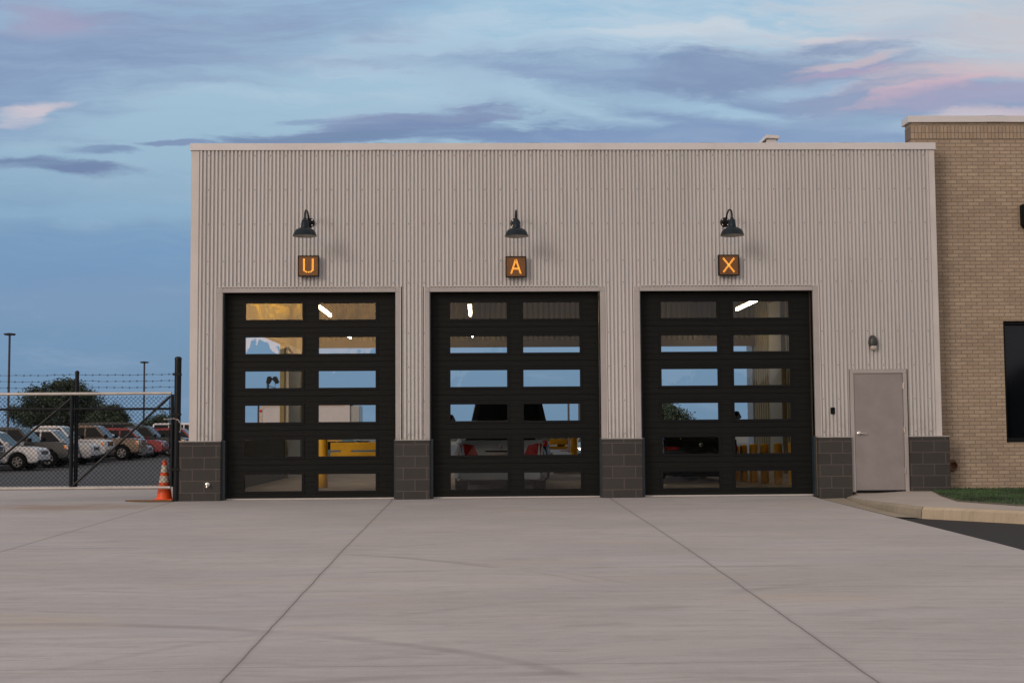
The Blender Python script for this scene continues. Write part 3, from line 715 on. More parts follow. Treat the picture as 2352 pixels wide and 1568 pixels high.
for ch, xx, zc in (('U', -2.975, 4.08), ('A', .665, 4.055), ('X', 4.43, 4.07)):
    r = empty('letter_sign', (xx, -.10, zc), 'square sign over a garage door showing the letter %s in amber dots' % ch, 'sign', 'lit letter signs over the garage doors')
    r['label'] = {'U': 'square brown sign with amber dots forming the letter U', 'A': 'square brown sign with amber dots forming the letter A', 'X': 'square brown sign with amber dots forming a letter X'}[ch]
    hs = .183; y0 = -.17
    b_ = MB(); b_.box(xx - hs, xx + hs, y0, y0 + .085, zc - hs, zc - hs + .014).box(xx - hs, xx + hs, y0, y0 + .085, zc + hs - .014, zc + hs).box(xx - hs, xx - hs + .014, y0, y0 + .085, zc - hs + .014, zc + hs - .014).box(xx + hs - .014, xx + hs, y0, y0 + .085, zc - hs + .014, zc + hs - .014)
    b_.box(xx - hs + .014, xx + hs - .014, y0 + .03, y0 + .085, zc - hs + .014, zc + hs - .014)
    b_.build('housing', 'blacktrim', r)
    b_ = MB(); b_.box(xx - hs + .015, xx + hs - .015, y0 + .012, y0 + .029, zc - hs + .015, zc + hs - .015); b_.build('face', 'amberface', r)
    b_ = MB()
    for u, v in letter(ch): b_.lathe([(.0054, .0), (.0050, -.004), (.0, -.006)], (xx + u, y0 + .012, zc + v), 'y', 8)
    b_.build('led_letter', 'led', r)
    for q0 in (-.10, .06):
        b_ = MB(); b_.box(xx + q0, xx + q0 + .04, y0 + .085, -.012, zc - .12, zc + .12); b_.build('bracket', 'blacktrim', r)
# oval wall light and reader
r = empty('wall_light', (6.99, -.02, 2.68), 'oval grey wall light with pale lens above the service door', 'wall light')
def oval(b_, cx, cz, rx, rz, ys, seg=28):
    vs = []; n = len(ys)
    for k_, yv in ys:
        for i in range(seg):
            a = 2 * math.pi * i / seg; vs.append((cx + rx * k_ * math.cos(a), yv, cz + rz * k_ * math.sin(a)))
    b_.add(vs, [(j * seg + i, j * seg + (i + 1) % seg, (j + 1) * seg + (i + 1) % seg, (j + 1) * seg + i) for j in range(n - 1) for i in range(seg)] + [tuple(range((n - 1) * seg, n * seg)), tuple(range(seg))])
b_ = MB(); oval(b_, 6.99, 2.69, .076, .135, [(1, -.018), (1, -.07), (.93, -.105), (.75, -.13), (.4, -.142)]); b_.build('housing', mat('bronze_grey', (.035, .035, .034), .4), r, smooth=50)
b_ = MB(); oval(b_, 6.99, 2.605, .058, .052, [(1, -.05), (1, -.115), (.85, -.132), (.5, -.14)]); b_.build('lens', mat('milky_lens', (.42, .37, .33), .3), r, smooth=50)
r = empty('card_reader', (6.255, -.02, 1.49), 'small black card reader on the ribs beside the service door', 'card reader')
b_ = MB(); b_.box(6.215, 6.29, -.055, -.015, 1.43, 1.55); b_.build('housing', 'blacktrim', r, bevel=.008)
b_ = MB(); b_.box(6.228, 6.277, -.058, -.054, 1.50, 1.535); b_.build('reader_window', 'cglass', r)
# hose bib
r = empty('water_tap', (-4.71, -.10, .28), 'small chrome water tap on the left block pier', 'tap')
b_ = MB(); b_.lathe([(.038, 0), (.038, -.012), (.02, -.016), (.016, -.05), (.024, -.055), (.024, -.075), (.0, -.08)], (-4.71, -.10, .28), 'y', 20).tube([(-4.71, -.14, .28), (-4.71, -.17, .262), (-4.71, -.175, .235)], .012, 10); b_.build('spout', 'satin', r, smooth=True)

# ------------------------------------------------------------------ lights inside the garage
def strip():
    r = empty('strip_light', (0, 0, 0), '', 'ceiling light', 'strip lights inside the garage')
    b_ = MB(); b_.box(-.045, .045, -1.2, 1.2, .032, .075); b_.build('housing', 'cap', r)
    b_ = MB(); b_.lathe([(.0, -1.17), (.030, -1.17), (.030, 1.17), (.0, 1.17)], (0, 0, -.0), 'y', 12); b_.build('tube', 'tube', r, smooth=40)
    for yv in (-.9, .9):
        b_ = MB(); b_.tube([(0, yv, .07), (0, yv, 1.75)], .006, 6); b_.build('hanger', 'blacktrim', r)
    return r
st = strip(); names = ['left', 'middle', 'right']
for i, (xx, yv, zz) in enumerate([(-3.52, 6.9, 3.92), (-.19, 6.9, 3.92), (6.1, 6.4, 3.98), (-3.66, 13.2, 3.84), (-.17, 13.2, 3.86), (6.67, 13.2, 3.90)]):
    o = st if i == 0 else copy_tree(st); o.location = (xx, yv, zz)
    o['label'] = ['glowing strip light seen in the top right pane of the U door', 'glowing strip light seen in the top left pane of the A door', 'glowing strip light seen in the top right pane of the X door',
                  'farther strip light, a bright spot in the second pane row of the U door', 'farther strip light, a bright spot in the second pane row of the A door', 'farther strip light, a bright spot in the second pane row of the X door'][i]

# ------------------------------------------------------------------ yellow bollards and swing barriers
def bollard(xx, yv, h, lb, rad=.10, z0=None):
    z0 = 0 if z0 is None else z0
    b_ = MB(); b_.lathe([(rad + .0, 0), (rad, h - .06), (rad * .96, h - .03), (rad * .75, h - .008), (rad * .3, h), (0, h)], (0, 0, 0), 'z', 24)
    o = b_.build('bollard', 'yellow', smooth=40); o.location = (xx, yv, z0); return tag(o, lb, 'bollard', 'yellow steel bollards')
for px_, d_, tp, lb in [(1690, 30.0, 1022, 'yellow bollard at the left end of the row behind the X door'), (1708, 29.4, 1020.5, 'second yellow bollard from the left behind the X door'), (1730.5, 28.9, 1018.5, 'third yellow bollard from the left behind the X door'),
                    (1756.5, 28.4, 1018, 'fourth yellow bollard from the left behind the X door'), (1787.5, 27.9, 1016.5, 'fifth yellow bollard from the left behind the X door'), (1822, 27.4, 1015, 'rightmost yellow bollard of the row behind the X door')]:
    xx = (px_ - 1100) * d_ / 3000; zz = CAMZ + (985 - .0068 * (px_ - 1100) - tp) * d_ / 3000
    bollard(xx, d_ + CAMY, zz, lb, .083 + (px_ - 1690) * .00009)
def barrier(x0, x1, yv, z0, lb, top=1.02, bollard_only=False):
    r = empty('swing_barrier', (x0, yv, z0), lb, 'barrier', 'yellow swing barriers')
    s_ = 1 if x1 > x0 else -1
    b_ = MB(); b_.lathe([(.10, 0), (.10, top), (.118, top), (.118, top + .05), (.09, top + .07), (0, top + .075)], (x0, yv, z0), 'z', 24); b_.lathe([(.106, .63), (.125, .63), (.125, .67), (.106, .67)], (x0, yv, z0), 'z', 24); b_.build('post', 'yellow', r, smooth=40)
    xa, xb = sorted((x0 + s_ * .16, x1)); b_ = MB()
    b_.box(xa, xb, yv - .03, yv + .03, z0 + .78, z0 + .945).box(xa, xb, yv - .03, yv + .03, z0 + .655, z0 + .742)
    for xx in (xa + .22, xb - .3): b_.box(xx, xx + .22, yv - .026, yv + .026, z0 + .73, z0 + .79)
    b_.build('rail', 'yellow', r, bevel=.006)
    b_ = MB(); xa, xb = sorted((x0 + s_ * .09, x0 + s_ * .4)); b_.box(xa, xb, yv - .045, yv - .032, z0 + .97, z0 + 1.0).box(xa, xb, yv - .045, yv - .032, z0 + .60, z0 + .63); b_.build('hinge', 'yellow', r)
    b_ = MB(); xa = x1 - s_ * .06; b_.box(xa - .035, xa + .035, yv - .03, yv + .03, z0 + .02, z0 + .56); b_.build('support_leg', 'yellow', r)
barrier(-3.32, -.60, 5.0, 0.0, 'long yellow swing barrier seen through the U door')
barrier(2.64, 1.95, 13.4, -.02, 'short yellow swing barrier seen right of the cars through the A door')
b_ = MB(); b_.prism([(2.0, 12.2), (2.3, 11.7), (3.3, 12.1), (3.6, 13.6), (2.5, 13.9)], 'z', -.05, .14); tag(b_.build('kerb_island', 'curbg', bevel=.02), kind='structure')

# ------------------------------------------------------------------ vehicles
KINDS = {
 'suv':    dict(L=4.75, W=1.87, H=1.80, belt=1.10, hf=.98, ax=(1.42, -1.38), wr=.39, A=(.98, .30), C=(-1.95, -2.28), low=.34),
 'pickup': dict(L=5.70, W=2.00, H=1.94, belt=1.22, hf=1.15, ax=(1.88, -1.75), wr=.41, A=(1.05, .42), C=(-1.05, -1.20), low=.42),
 'sedan':  dict(L=4.60, W=1.80, H=1.46, belt=.93, hf=.74, ax=(1.36, -1.34), wr=.33, A=(.88, .10), C=(-.95, -1.62), low=.22),
 'van':    dict(L=5.60, W=2.00, H=2.20, belt=1.25, hf=1.05, ax=(1.85, -1.65), wr=.36, A=(1.75, 1.05), C=(-2.5, -2.70), low=.30)}
def car(name, kind, paint, lb, loc, rz, group, rim='rim', taxi=0, roofdark=False, wheels=True, tail=None):
    K = KINDS[kind]; L, W, H_, bz, wr = K['L'], K['W'], K['H'], K['belt'], K['wr']; hl = L / 2
    r = empty(name, loc, lb, {'pickup': 'pickup truck', 'sedan': 'car', 'suv': 'car', 'van': 'van'}[kind], group, rz)
    low = K['low']; hf = K['hf']; xf, xr = K['ax']; ar = wr + .075
    # lower body outline, counter-clockwise in (x, z)
    pts = [(hl - .16, low)]
    pts += [(hl - .03, low + .08), (hl, low + .22), (hl - .01, hf - .22), (hl - .06, hf - .05), (hl - .2, hf + .02), (hl - .7, (hf + bz) / 2 + .035), (K['A'][0] + .0, bz - .01)]
    if kind == 'sedan': pts += [(K['C'][1], bz + .06), (-hl + .12, bz + .06), (-hl + .04, bz - .05), (-hl, bz - .2)]
    elif kind == 'pickup': pts += [(K['C'][1], bz + .02), (-hl + .03, bz + .06), (-hl, bz)]
    else: pts += [(-hl + .06, bz), (-hl, bz - .15)]
    pts += [(-hl, low + .22), (-hl + .05, low + .06), (-hl + .2, low)]
    def arch(xc):
        o_ = []; n = 10
        base = math.asin(min(.95, (low - wr) / ar)) if low < wr else -math.asin(0)
        a0 = math.pi - math.asin((low - wr) / ar); a1 = math.asin((low - wr) / ar)
        for k in range(n + 1):
            a = a0 + (a1 - a0) * k / n; o_.append((xc + ar * math.cos(a), wr + ar * math.sin(a)))
        return o_
    pts += arch(xr) + arch(xf)
    b_ = MB(); b_.prism(pts, 'y', -W / 2, W / 2)
    body = b_.build('body', paint, r, bevel=.045, smooth=45, off=False)
    for v in body.data.vertices:
        c_ = v.co
        if c_.z > .7: c_.y *= 1 - .10 * min(1, (c_.z - .7) / .7)
        t = max(0, abs(c_.x) - (hl - .55)) / .55
        if t > 0: c_.y *= 1 - .13 * t * t
    # greenhouse
    xa, xat = K['A']; xct, xcb = K['C']; wb = W / 2 * .93; wt = W / 2 * .74; zt_ = H_
    zb = bz - .02
    def gh(x_, z_, sgn):
        t = (z_ - zb) / (zt_ - zb); return (x_, sgn * (wb + (wt - wb) * t), z_)
    prof_ = [(xa, zb), (xat, zt_ - .06), (xat - .22, zt_), ((xct + xat) / 2, zt_ + .02), (xct + .12, zt_ - .01), (xct, zt_ - .07), (xcb, zb)]
    n = len(prof_); vs = [gh(a, c, -1) for a, c in prof_] + [gh(a, c, 1) for a, c in prof_]
    b_ = MB(); b_.add(vs, [tuple(range(n - 1, -1, -1)), tuple(range(n, 2 * n))] + [(i, (i + 1) % n, (i + 1) % n + n, i + n) for i in range(n)])
    b_.build('cabin', paint, body, bevel=.03, smooth=45, off=False)
    # glass
    def lerp(p, q_, t): return tuple(p[i] + (q_[i] - p[i]) * t for i in range(len(p)))
    e_ = .008
    zt2 = zt_ - .13
    A0 = (xa, zb + .07); A1 = (xat, zt_ - .06)
    fa = lambda t: (A0[0] + (A1[0] - A0[0]) * t - 0, zb + (zt_ - .06 - zb) * t)
    g_ = MB()
    dx, dz = (xa - xat), (zt_ - .06 - zb); nl = math.hypot(dx, dz); nx, nz = dz / nl, dx / nl
    ws = []
    for t, k in ((.06, .90), (.95, .88)):
        px_, pz_ = xa + (xat - xa) * t, zb + dz * t
        hw = (wb + (wt - wb) * (pz_ - zb) / (zt_ - zb)) * k
        ws.append((px_ + nx * e_, pz_ + nz * e_, hw))
    g_.add([(ws[0][0], -ws[0][2], ws[0][1]), (ws[0][0], ws[0][2], ws[0][1]), (ws[1][0], ws[1][2], ws[1][1]), (ws[1][0], -ws[1][2], ws[1][1])], [(0, 1, 2, 3)])
    g_.build('windshield', 'cglass', body, fix=False, off=False)
    g_ = MB(); dx, dz = (xct - xcb), (zt_ - .07 - zb); nl = math.hypot(dx, dz); nx, nz = -dz / nl, dx / nl; ws = []
    for t, k in ((.10 if kind != 'sedan' else .06, .86), (.92, .86)):
        px_, pz_ = xcb + (xct - xcb) * t, zb + dz * t; hw = (wb + (wt - wb) * (pz_ - zb) / (zt_ - zb)) * k
        ws.append((px_ + nx * e_, pz_ + nz * e_, hw))
    g_.add([(ws[0][0], ws[0][2], ws[0][1]), (ws[0][0], -ws[0][2], ws[0][1]), (ws[1][0], -ws[1][2], ws[1][1]), (ws[1][0], ws[1][2], ws[1][1])], [(0, 1, 2, 3)])
    g_.build('rear_window', 'cglass', body, fix=False, off=False)
    z0_, z1_ = bz + .06, zt_ - .12
    fx = lambda z_: xa + (xat - xa) * (z_ - zb) / (zt_ - .06 - zb) - .11
    rx_ = lambda z_: xcb + (xct - xcb) * (z_ - zb) / (zt_ - .07 - zb) + .13
    if kind == 'pickup': cuts = [-.18]
    elif kind == 'sedan': cuts = [-.42]
    else: cuts = [-.25, -1.35]
    xs_ = [None] + cuts + [None]
    for sgn in (-1, 1):
        for i in range(len(xs_) - 1):
            def X(side, z_):
                if side == 0: return fx(z_) if xs_[i] is None else xs_[i] - .04
                return rx_(z_) if xs_[i + 1] is None else xs_[i + 1] + .04
            q4 = [(X(0, z0_), z0_), (X(1, z0_), z0_), (X(1, z1_), z1_), (X(0, z1_), z1_)]
            vs = []
            for a, c in q4:
                p = gh(a, c, sgn); vs.append((p[0], p[1] + sgn * e_, p[2]))
            g_ = MB(); g_.add(vs, [(0, 1, 2, 3)]); g_.build('side_window', 'cglass', body, fix=False, off=False)
    # wheels
    for xc in (xf, xr):
        for sgn in (-1, 1):
            yc = sgn * (W / 2 - .13); w2 = .12
            b_ = MB(); b_.lathe([(wr * .60, -w2), (wr * .9, -w2), (wr, -w2 * .7), (wr, w2 * .7), (wr * .9, w2), (wr * .60, w2)], (xc, yc, wr), 'y', 28, caps=False); wh = b_.build('wheel', 'tyre', r, smooth=40, off=False)
            b_ = MB(); s1 = sgn * w2 * .72
            ri = wr * .62
            b_.lathe([(ri, s1 - .02), (ri, s1 + .03 * sgn), (ri * .88, s1 + .03 * sgn), (ri * .86, s1 - .03 * sgn)], (xc, yc, wr), 'y', 24, caps=False)
            for k in range(6):
                a = k * math.pi / 3 + .3; ca, sa = math.cos(a), math.sin(a); w_ = ri * .13
                q_ = [(-w_, 0), (w_, 0), (w_ * 1.4, ri * .9), (-w_ * 1.4, ri * .9)]
                b_.prism([(xc + u * ca - v * sa, wr + u * sa + v * ca) for u, v in q_], 'y', yc + s1 - .01 * sgn, yc + s1 + .022 * sgn)
            b_.lathe([(ri * .25, s1), (ri * .22, s1 + .035 * sgn), (0, s1 + .038 * sgn)], (xc, yc, wr), 'y', 16)
            b_.cur = 1; b_.lathe([(ri * .9, s1 - .035 * sgn), (0, s1 - .036 * sgn)], (xc, yc, wr), 'y', 24)
            b_.build('rim', [rim, 'blacktrim'], wh, off=False)
    b_ = MB(); b_.box(-hl + .3, hl - .3, -W / 2 + .28, W / 2 - .28, low - .08, low + .3); b_.build('underbody', 'blacktrim', body, off=False)
    # nose
    ny = W / 2 * .87
    gz0, gz1 = (hf - .30, hf - .07) if kind in ('pickup',) else (hf - .26, hf - .10)
    b_ = MB(); b_.box(hl - .06, hl + .012, -ny * .52, ny * .52, gz0, gz1); gr_ = b_.build('grille', 'blacktrim', body, bevel=.01, off=False)
    b_ = MB()
    for k in range(2): b_.box(hl + .012, hl + .022, -ny * .5, ny * .5, gz0 + .05 + k * (gz1 - gz0) * .4, gz0 + .08 + k * (gz1 - gz0) * .4)
    b_.build('grille_bar', 'chrome', gr_, off=False)
    for sgn in (-1, 1):
        b_ = MB()
        ya, yb = sgn * ny * .56, sgn * (ny * 1.02)
        b_.add([(hl + .005, ya, gz0 + .02), (hl - .05, yb, gz0 + .02), (hl - .20, yb + sgn * .015, gz0 + .05), (hl - .05, ya, gz0), (hl - .02, ya, gz1), (hl - .07, yb, gz1), (hl - .26, yb + sgn * .005, gz1 + .0), (hl - .2, ya, gz1)],
               [(0, 1, 5, 4), (1, 2, 6, 5), (0, 3, 2, 1), (4, 5, 6, 7), (2, 3, 7, 6), (3, 0, 4, 7)])
        h_ = b_.build('headlight', 'lampglass', body, off=False)
        b_ = MB(); b_.add([(hl - .10, yb + sgn * .010, gz0 + .03), (hl - .21, yb + sgn * .024, gz0 + .05), (hl - .25, yb + sgn * .016, gz1 - .02), (hl - .14, yb + sgn * .008, gz1 - .03)], [(0, 1, 2, 3)]); b_.build('indicator', 'amber', h_, off=False, fix=False)
        b_ = MB(); b_.box(xa - .12, xa + .06, sgn * (wb + .03) if sgn > 0 else -(wb + .22), (wb + .22) if sgn > 0 else -(wb + .03), bz + .02, bz + .20); b_.build('mirror', 'blacktrim' if kind == 'pickup' else paint, r, bevel=.03, off=False)
        b_ = MB()
        if tail == 'big':
            b_.add([(-hl - .012, sgn * W / 2 * .80, .62), (-hl - .012, sgn * W / 2 * .44, .62), (-hl - .0, sgn * W / 2 * .58, .90), (-hl + .03, sgn * W / 2 * .76, .93), (-hl + .09, sgn * W / 2 * .93, .64), (-hl + .1, sgn * W / 2 * .87, .92)], [(0, 1, 2, 3), (0, 4, 5, 3)])
        elif tail == 'thin':
            b_.box(-hl - .008, -hl + .08, *sorted((sgn * W / 2 * .55, sgn * W / 2 * .86)), bz - .20, bz - .13)
        else:
            b_.box(-hl - .012, -hl + .1, *sorted((sgn * W / 2 * .62, sgn * W / 2 * .89)), bz - .38, bz - .14)
        tl = b_.build('taillight', 'redlens', body, off=False)
        if tail == 'big':
            b_ = MB(); b_.lathe([(.042, -.03), (.042, -.018), (0, -.017)][::-1], (-hl, sgn * W / 2 * .57, .66), 'x', 16); b_.build('reverse_lamp', 'lampglass', tl, off=False)
    b_ = MB(); bm_ = 'chrome' if kind == 'pickup' else ('blacktrim')
    b_.box(hl - .05, hl + .04, -ny * .96, ny * .96, low + .02, low + (.26 if kind == 'pickup' else .12)); b_.build('front_bumper', bm_, body, bevel=.02, off=False)
    b_ = MB(); b_.box(-hl - .03, -hl + .06, -ny * .96, ny * .96, low + .03, low + .2); b_.build('rear_bumper', bm_ if kind == 'pickup' else paint, body, bevel=.02, off=False)
    if kind == 'pickup':
        b_ = MB(); b_.box(-hl + .12, K['C'][1] - .1, -W / 2 * .78, W / 2 * .78, bz + .05, bz + .085); b_.build('bed_cover', 'blacktrim', body, off=False)
    if kind == 'suv':
        for sgn in (-1, 1):
            b_ = MB(); b_.tube([(xat - .5, sgn * wt * .82, zt_ + .01), (xat - .55, sgn * wt * .82, zt_ + .05), (xct + .3, sgn * wt * .82, zt_ + .05), (xct + .25, sgn * wt * .82, zt_ + .01)], .016, 6); b_.build('roof_rail', 'blacktrim', body, off=False)
    return r, body
PW_ = carpaint('paint_white', (.58, .56, .56), 0); PW2 = carpaint('paint_pearl', (.50, .48, .47), 0); PG = carpaint('paint_grey', (.035, .037, .038), .5)
PT = carpaint('paint_tan', (.13, .09, .062), .5); PR = carpaint('paint_red', (.20, .012, .014), .3); PO = carpaint('paint_olive', (.018, .018, .016), .3)
PK = carpaint('paint_black', (.006, .006, .007), .2); PS = carpaint('paint_silver', (.30, .31, .32), .7); PGN = carpaint('paint_green', (.012, .022, .020), .4); PB = carpaint('paint_teal', (.10, .17, .21), .5)
PSD = carpaint('paint_dim_silver', (.46, .50, .52), .3)
G_ = 'vehicles parked nose out in the lot beyond the gate'
row = [('dark', 57.2, -21.1, 'pickup', PK, 'black pickup nose cut off by the left frame edge, nearest in the row'),
       ('w', 60.6, -20.2, 'suv', PW_, 'white sport utility car, nearest whole vehicle behind the gate'),
       ('g', 63.7, -19.8, 'pickup', PG, 'dark grey pickup truck just behind the nearest white car'),
       ('w2', 66.8, -19.6, 'suv', PW2, 'white sport utility car beyond the dark grey pickup'),
       ('w3', 69.8, -19.75, 'pickup', PW_, 'white pickup truck half hidden beside the tan pickup'),
       ('t', 73.0, -18.8, 'pickup', PT, 'tan bronze pickup truck with black door mirror in mid row'),
       ('s', 76.2, -19.2, 'sedan', PS, 'silver car whose nose pokes out beyond the tan pickup'),
       ('r', 79.6, -19.1, 'suv', PR, 'dark red sport utility car behind the tan pickup')]
for nm, d_, xfr, kd, pt_, lb in row:
    K = KINDS[kd]; yv = d_ + CAMY + K['W'] / 2; car({'pickup': 'parked_pickup', 'suv': 'parked_suv', 'sedan': 'parked_car'}[kd], kd, pt_, lb, (xfr - K['L'] / 2, yv, zf(yv)), 0, G_)
for nm, d_, xfr, kd, pt_, lb in [('o', 86, -20.9, 'van', PO, 'olive brown boxy van behind the red cars'), ('gp', 83.3, -18.6, 'pickup', PGN, 'dark green pickup truck behind the first red car'),
                                 ('rr', 88.5, -17.9, 'suv', PR, 'bright red car beside the gate post, its tail hidden by others'), ('wv', 96, -18.5, 'van', PW_, 'white van at the far right end of the lot')]:
    K = KINDS[kd]; yv = d_ + CAMY + K['W'] / 2; car({'pickup': 'parked_pickup', 'suv': 'parked_suv', 'sedan': 'parked_car', 'van': 'parked_van'}[kd], kd, pt_, lb, (xfr - K['L'] / 2, yv, zf(yv)), 0, G_)
G2 = 'vehicles inside or behind the garage'
KINDS['sedan_high'] = dict(KINDS['sedan']); KINDS['sedan']['H'] = 1.36
r, bd = car('silver_sedan', 'sedan', PSD, 'silver sedan seen from behind through the A door', (.42, 2.0 + 2.3, 0), R(90), G2, tail='big')
b_ = MB(); b_.box(-2.325, -2.312, -.16, .16, .60, .76); pl_ = b_.build('number_plate', 'plate', bd, off=False)
b_ = MB(); b_.lathe([(.055, -2.327), (0, -2.328)], (0, -.0, .66), 'x', 20); b_.build('plate_print', 'teal', pl_, off=False)
b_ = MB(); b_.lathe([(.045, -2.300), (.045, -2.312), (.033, -2.312), (.033, -2.300)], (0, 0, .88), 'x', 24).box(-2.312, -2.302, -.03, .03, .872, .888); b_.build('emblem', 'chrome', bd, off=False)
b_ = MB(); b_.box(-2.315, -2.29, -.30, .30, .775, .80); b_.build('trunk_handle', 'blacktrim', bd, off=False)
KINDS['tall'] = dict(L=5.1, W=1.98, H=2.02, belt=1.18, hf=1.05, ax=(1.5, -1.5), wr=.39, A=(1.2, .6), C=(-2.35, -2.5), low=.32)
KINDS['suv2'] = KINDS['suv']; sv = KINDS['suv']; KINDS['suv'] = KINDS['tall']
car('black_suv', 'suv', PK, 'tall black van-like car parked ahead of the silver sedan', (.70, 7.4 + 2.55, 0), R(90), G2); KINDS['suv'] = sv
r, bd = car('black_sedan', 'sedan', PK, 'black sedan seen from behind through the X door', (4.72, 5.2 + 2.3, 0), R(92), G2, tail='thin')
b_ = MB(); b_.lathe([(.05, -2.300), (.05, -2.315), (0, -2.318)], (0, 0, .84), 'x', 24); b_.build('emblem', 'chrome', bd, off=False)
car('teal_sedan', 'sedan', PB, 'blue grey car behind the yellow barrier seen through the U door', (-4.35, 20.5, zf(20.5)), R(12), G2)
yv = 60; car('white_suv', 'suv', PW_, 'white car facing forward, small in the X door panes', (16.6, 40, zf(40)), R(-95), G2)
yv = 47; car('blue_car', 'sedan', PB, 'blue grey car at the right edge of the A door panes', (6.1, 47, zf(47)), R(-100), G2)
# box truck
r = empty('box_truck', (-11.5, 68, zf(68)), 'white riveted box truck body seen through the U door panes', 'truck', G2)
x0, x1, yv, zb = -15.0, -8.85, 67, .45; zt_ = 3.0
b_ = MB(); rr = .5
pp = [(x0, zb), (x1, zb), (x1, zt_)] + [(x0 + rr - rr * math.sin(a), zt_ - rr + rr * math.cos(a)) for a in [k * math.pi / 16 for k in range(9)]]
b_.prism(pp, 'y', yv, yv + 2.4); bx_ = b_.build('cargo_box', 'whitebox', r)
pp2 = [(x0 - .03, zb), (x0 + .16, zb)] + [(x0 + .16, zt_ - rr)] + [(x0 + rr - (rr - .16) * math.sin(a), zt_ - rr + (rr - .16) * math.cos(a)) for a in [k * math.pi / 16 for k in range(8, -1, -1)]] + [(x1, zt_ - .16), (x1, zt_ + .03)] + [(x0 + rr - (rr + .03) * math.sin(a), zt_ - rr + (rr + .03) * math.cos(a)) for a in [k * math.pi / 16 for k in range(9)]]
b_ = MB(); b_.prism(pp2, 'y', yv - .03, yv + 2.43); b_.build('edge_moulding', 'tan', bx_, off=False)
b_ = MB(); b_.lathe([(.09, yv - .05), (.0, yv - .07)], (x0 + .07, 0, zt_ - .45), 'y', 16); b_.build('marker_lamp', 'redlens', bx_, off=False)
b_ = MB(); b_.box(x1 - .33, x1 + .0, yv - .035, yv - .001, zb, zt_ + .0); b_.build('side_post', 'whitebox', bx_, off=False)
b_ = MB(); b_.box(x1, x1 + .68, yv + .1, yv + 2.3, -.2, zt_ - .12); cb_ = b_.build('cab', PS, r, bevel=.05)
b_ = MB()
b_.box(x0 + .6, x1 + 1.2, yv + .4, yv + 2.0, 0.1, .45); b_.build('chassis', 'blacktrim', r)
for xx in (x0 + 1.4, x1 + .5):
    for yy_ in (yv + .2, yv + 2.0):
        b_ = MB(); b_.lathe([(.2, -.13), (.45, -.13), (.45, .13), (.2, .13)], (xx, yy_, zf(68) + .45), 'y', 20); b_.build('wheel', 'tyre', r, smooth=40)

# ------------------------------------------------------------------ lamp posts and floodlights
def street_lamp(px_, top, d_, w, lb, heads=1):
    xx = (px_ - 1100) * d_ / 3000; zt_ = CAMZ + (985 - .0068 * (px_ - 1100) - top) * d_ / 3000; yv = d_ + CAMY; z0 = zf(yv)
    r = empty('street_lamp', (xx, yv, z0), lb, 'street lamp', 'lamp posts around the lot')
    b_ = MB(); b_.tube([(xx, yv, z0), (xx, yv, zt_)], [w / 2, w / 2 * .85], 8); b_.build('pole', 'steel2' if 'steel2' in M else 'blacksteel', r)
    b_ = MB(); b_.prism([(xx - .42, zt_ + .12), (xx - .05, zt_ + .17), (xx + .05, zt_ + .17), (xx + .40, zt_ + .13), (xx + .34, zt_), (xx - .3, zt_)], 'y', yv - .2, yv + .2); b_.build('lamp_head', 'blacksteel', r, bevel=.02)
M['steel2'] = mat('bronze_pole', (.035, .03, .035), .5)
street_lamp(31, 772, 97, .19, 'tall lamp post at the far left above the parked cars')
street_lamp(337, 835, 128, .2, 'thinner lamp post nearer the gate post, above the parked cars')
street_lamp(570 + 27, 905, 100, .17, 'lamp post left of the box truck seen through the U door')
street_lamp(1306, 905, 88, .15, 'lamp post seen through the right panes of the A door')
street_lamp(1331, 900, 84, .17, 'lamp post at the very right edge of the A door panes')
def flood(px_, top, d_, lb, sep=.55):
    xx = (px_ - 1100) * d_ / 3000; zt_ = CAMZ + (985 - .0068 * (px_ - 1100) - top) * d_ / 3000; yv = d_ + CAMY; z0 = zf(yv)
    r = empty('floodlight_post', (xx, yv, z0), lb, 'floodlight', 'twin floodlight posts')
    b_ = MB(); b_.tube([(xx, yv, z0), (xx, yv, zt_ - .1)], .09, 8).tube([(xx - .1, yv, zt_ - .3), (xx + sep, yv, zt_ - .5), (xx + sep, yv, zt_ - .1)], .035, 6); b_.build('pole', 'steel2', r)
    for k, a in ((0, .35), (1, -.6)):
        b_ = MB(); cx_ = xx + (sep + .05 if k else .1); ca, sa = math.cos(a), math.sin(a)
        q_ = [(-.30, -.13), (.18, -.20), (.3, 0), (.18, .20), (-.30, .13)]
        b_.prism([(cx_ + u * sa + v * ca, zt_ + .1 + u * ca - v * sa) for u, v in q_], 'y', yv - .2, yv + .2); b_.build('flood_head', 'blacksteel', r, bevel=.03)
flood(618, 876, 100, 'twin floodlight on a post seen in the third pane row of the U door')
flood(1687, 956, 90, 'twin floodlight seen low in the fourth pane row of the X door', .2)
flood(1030, 964, 90, 'twin floodlight tip at the left edge of the A door panes', .2)

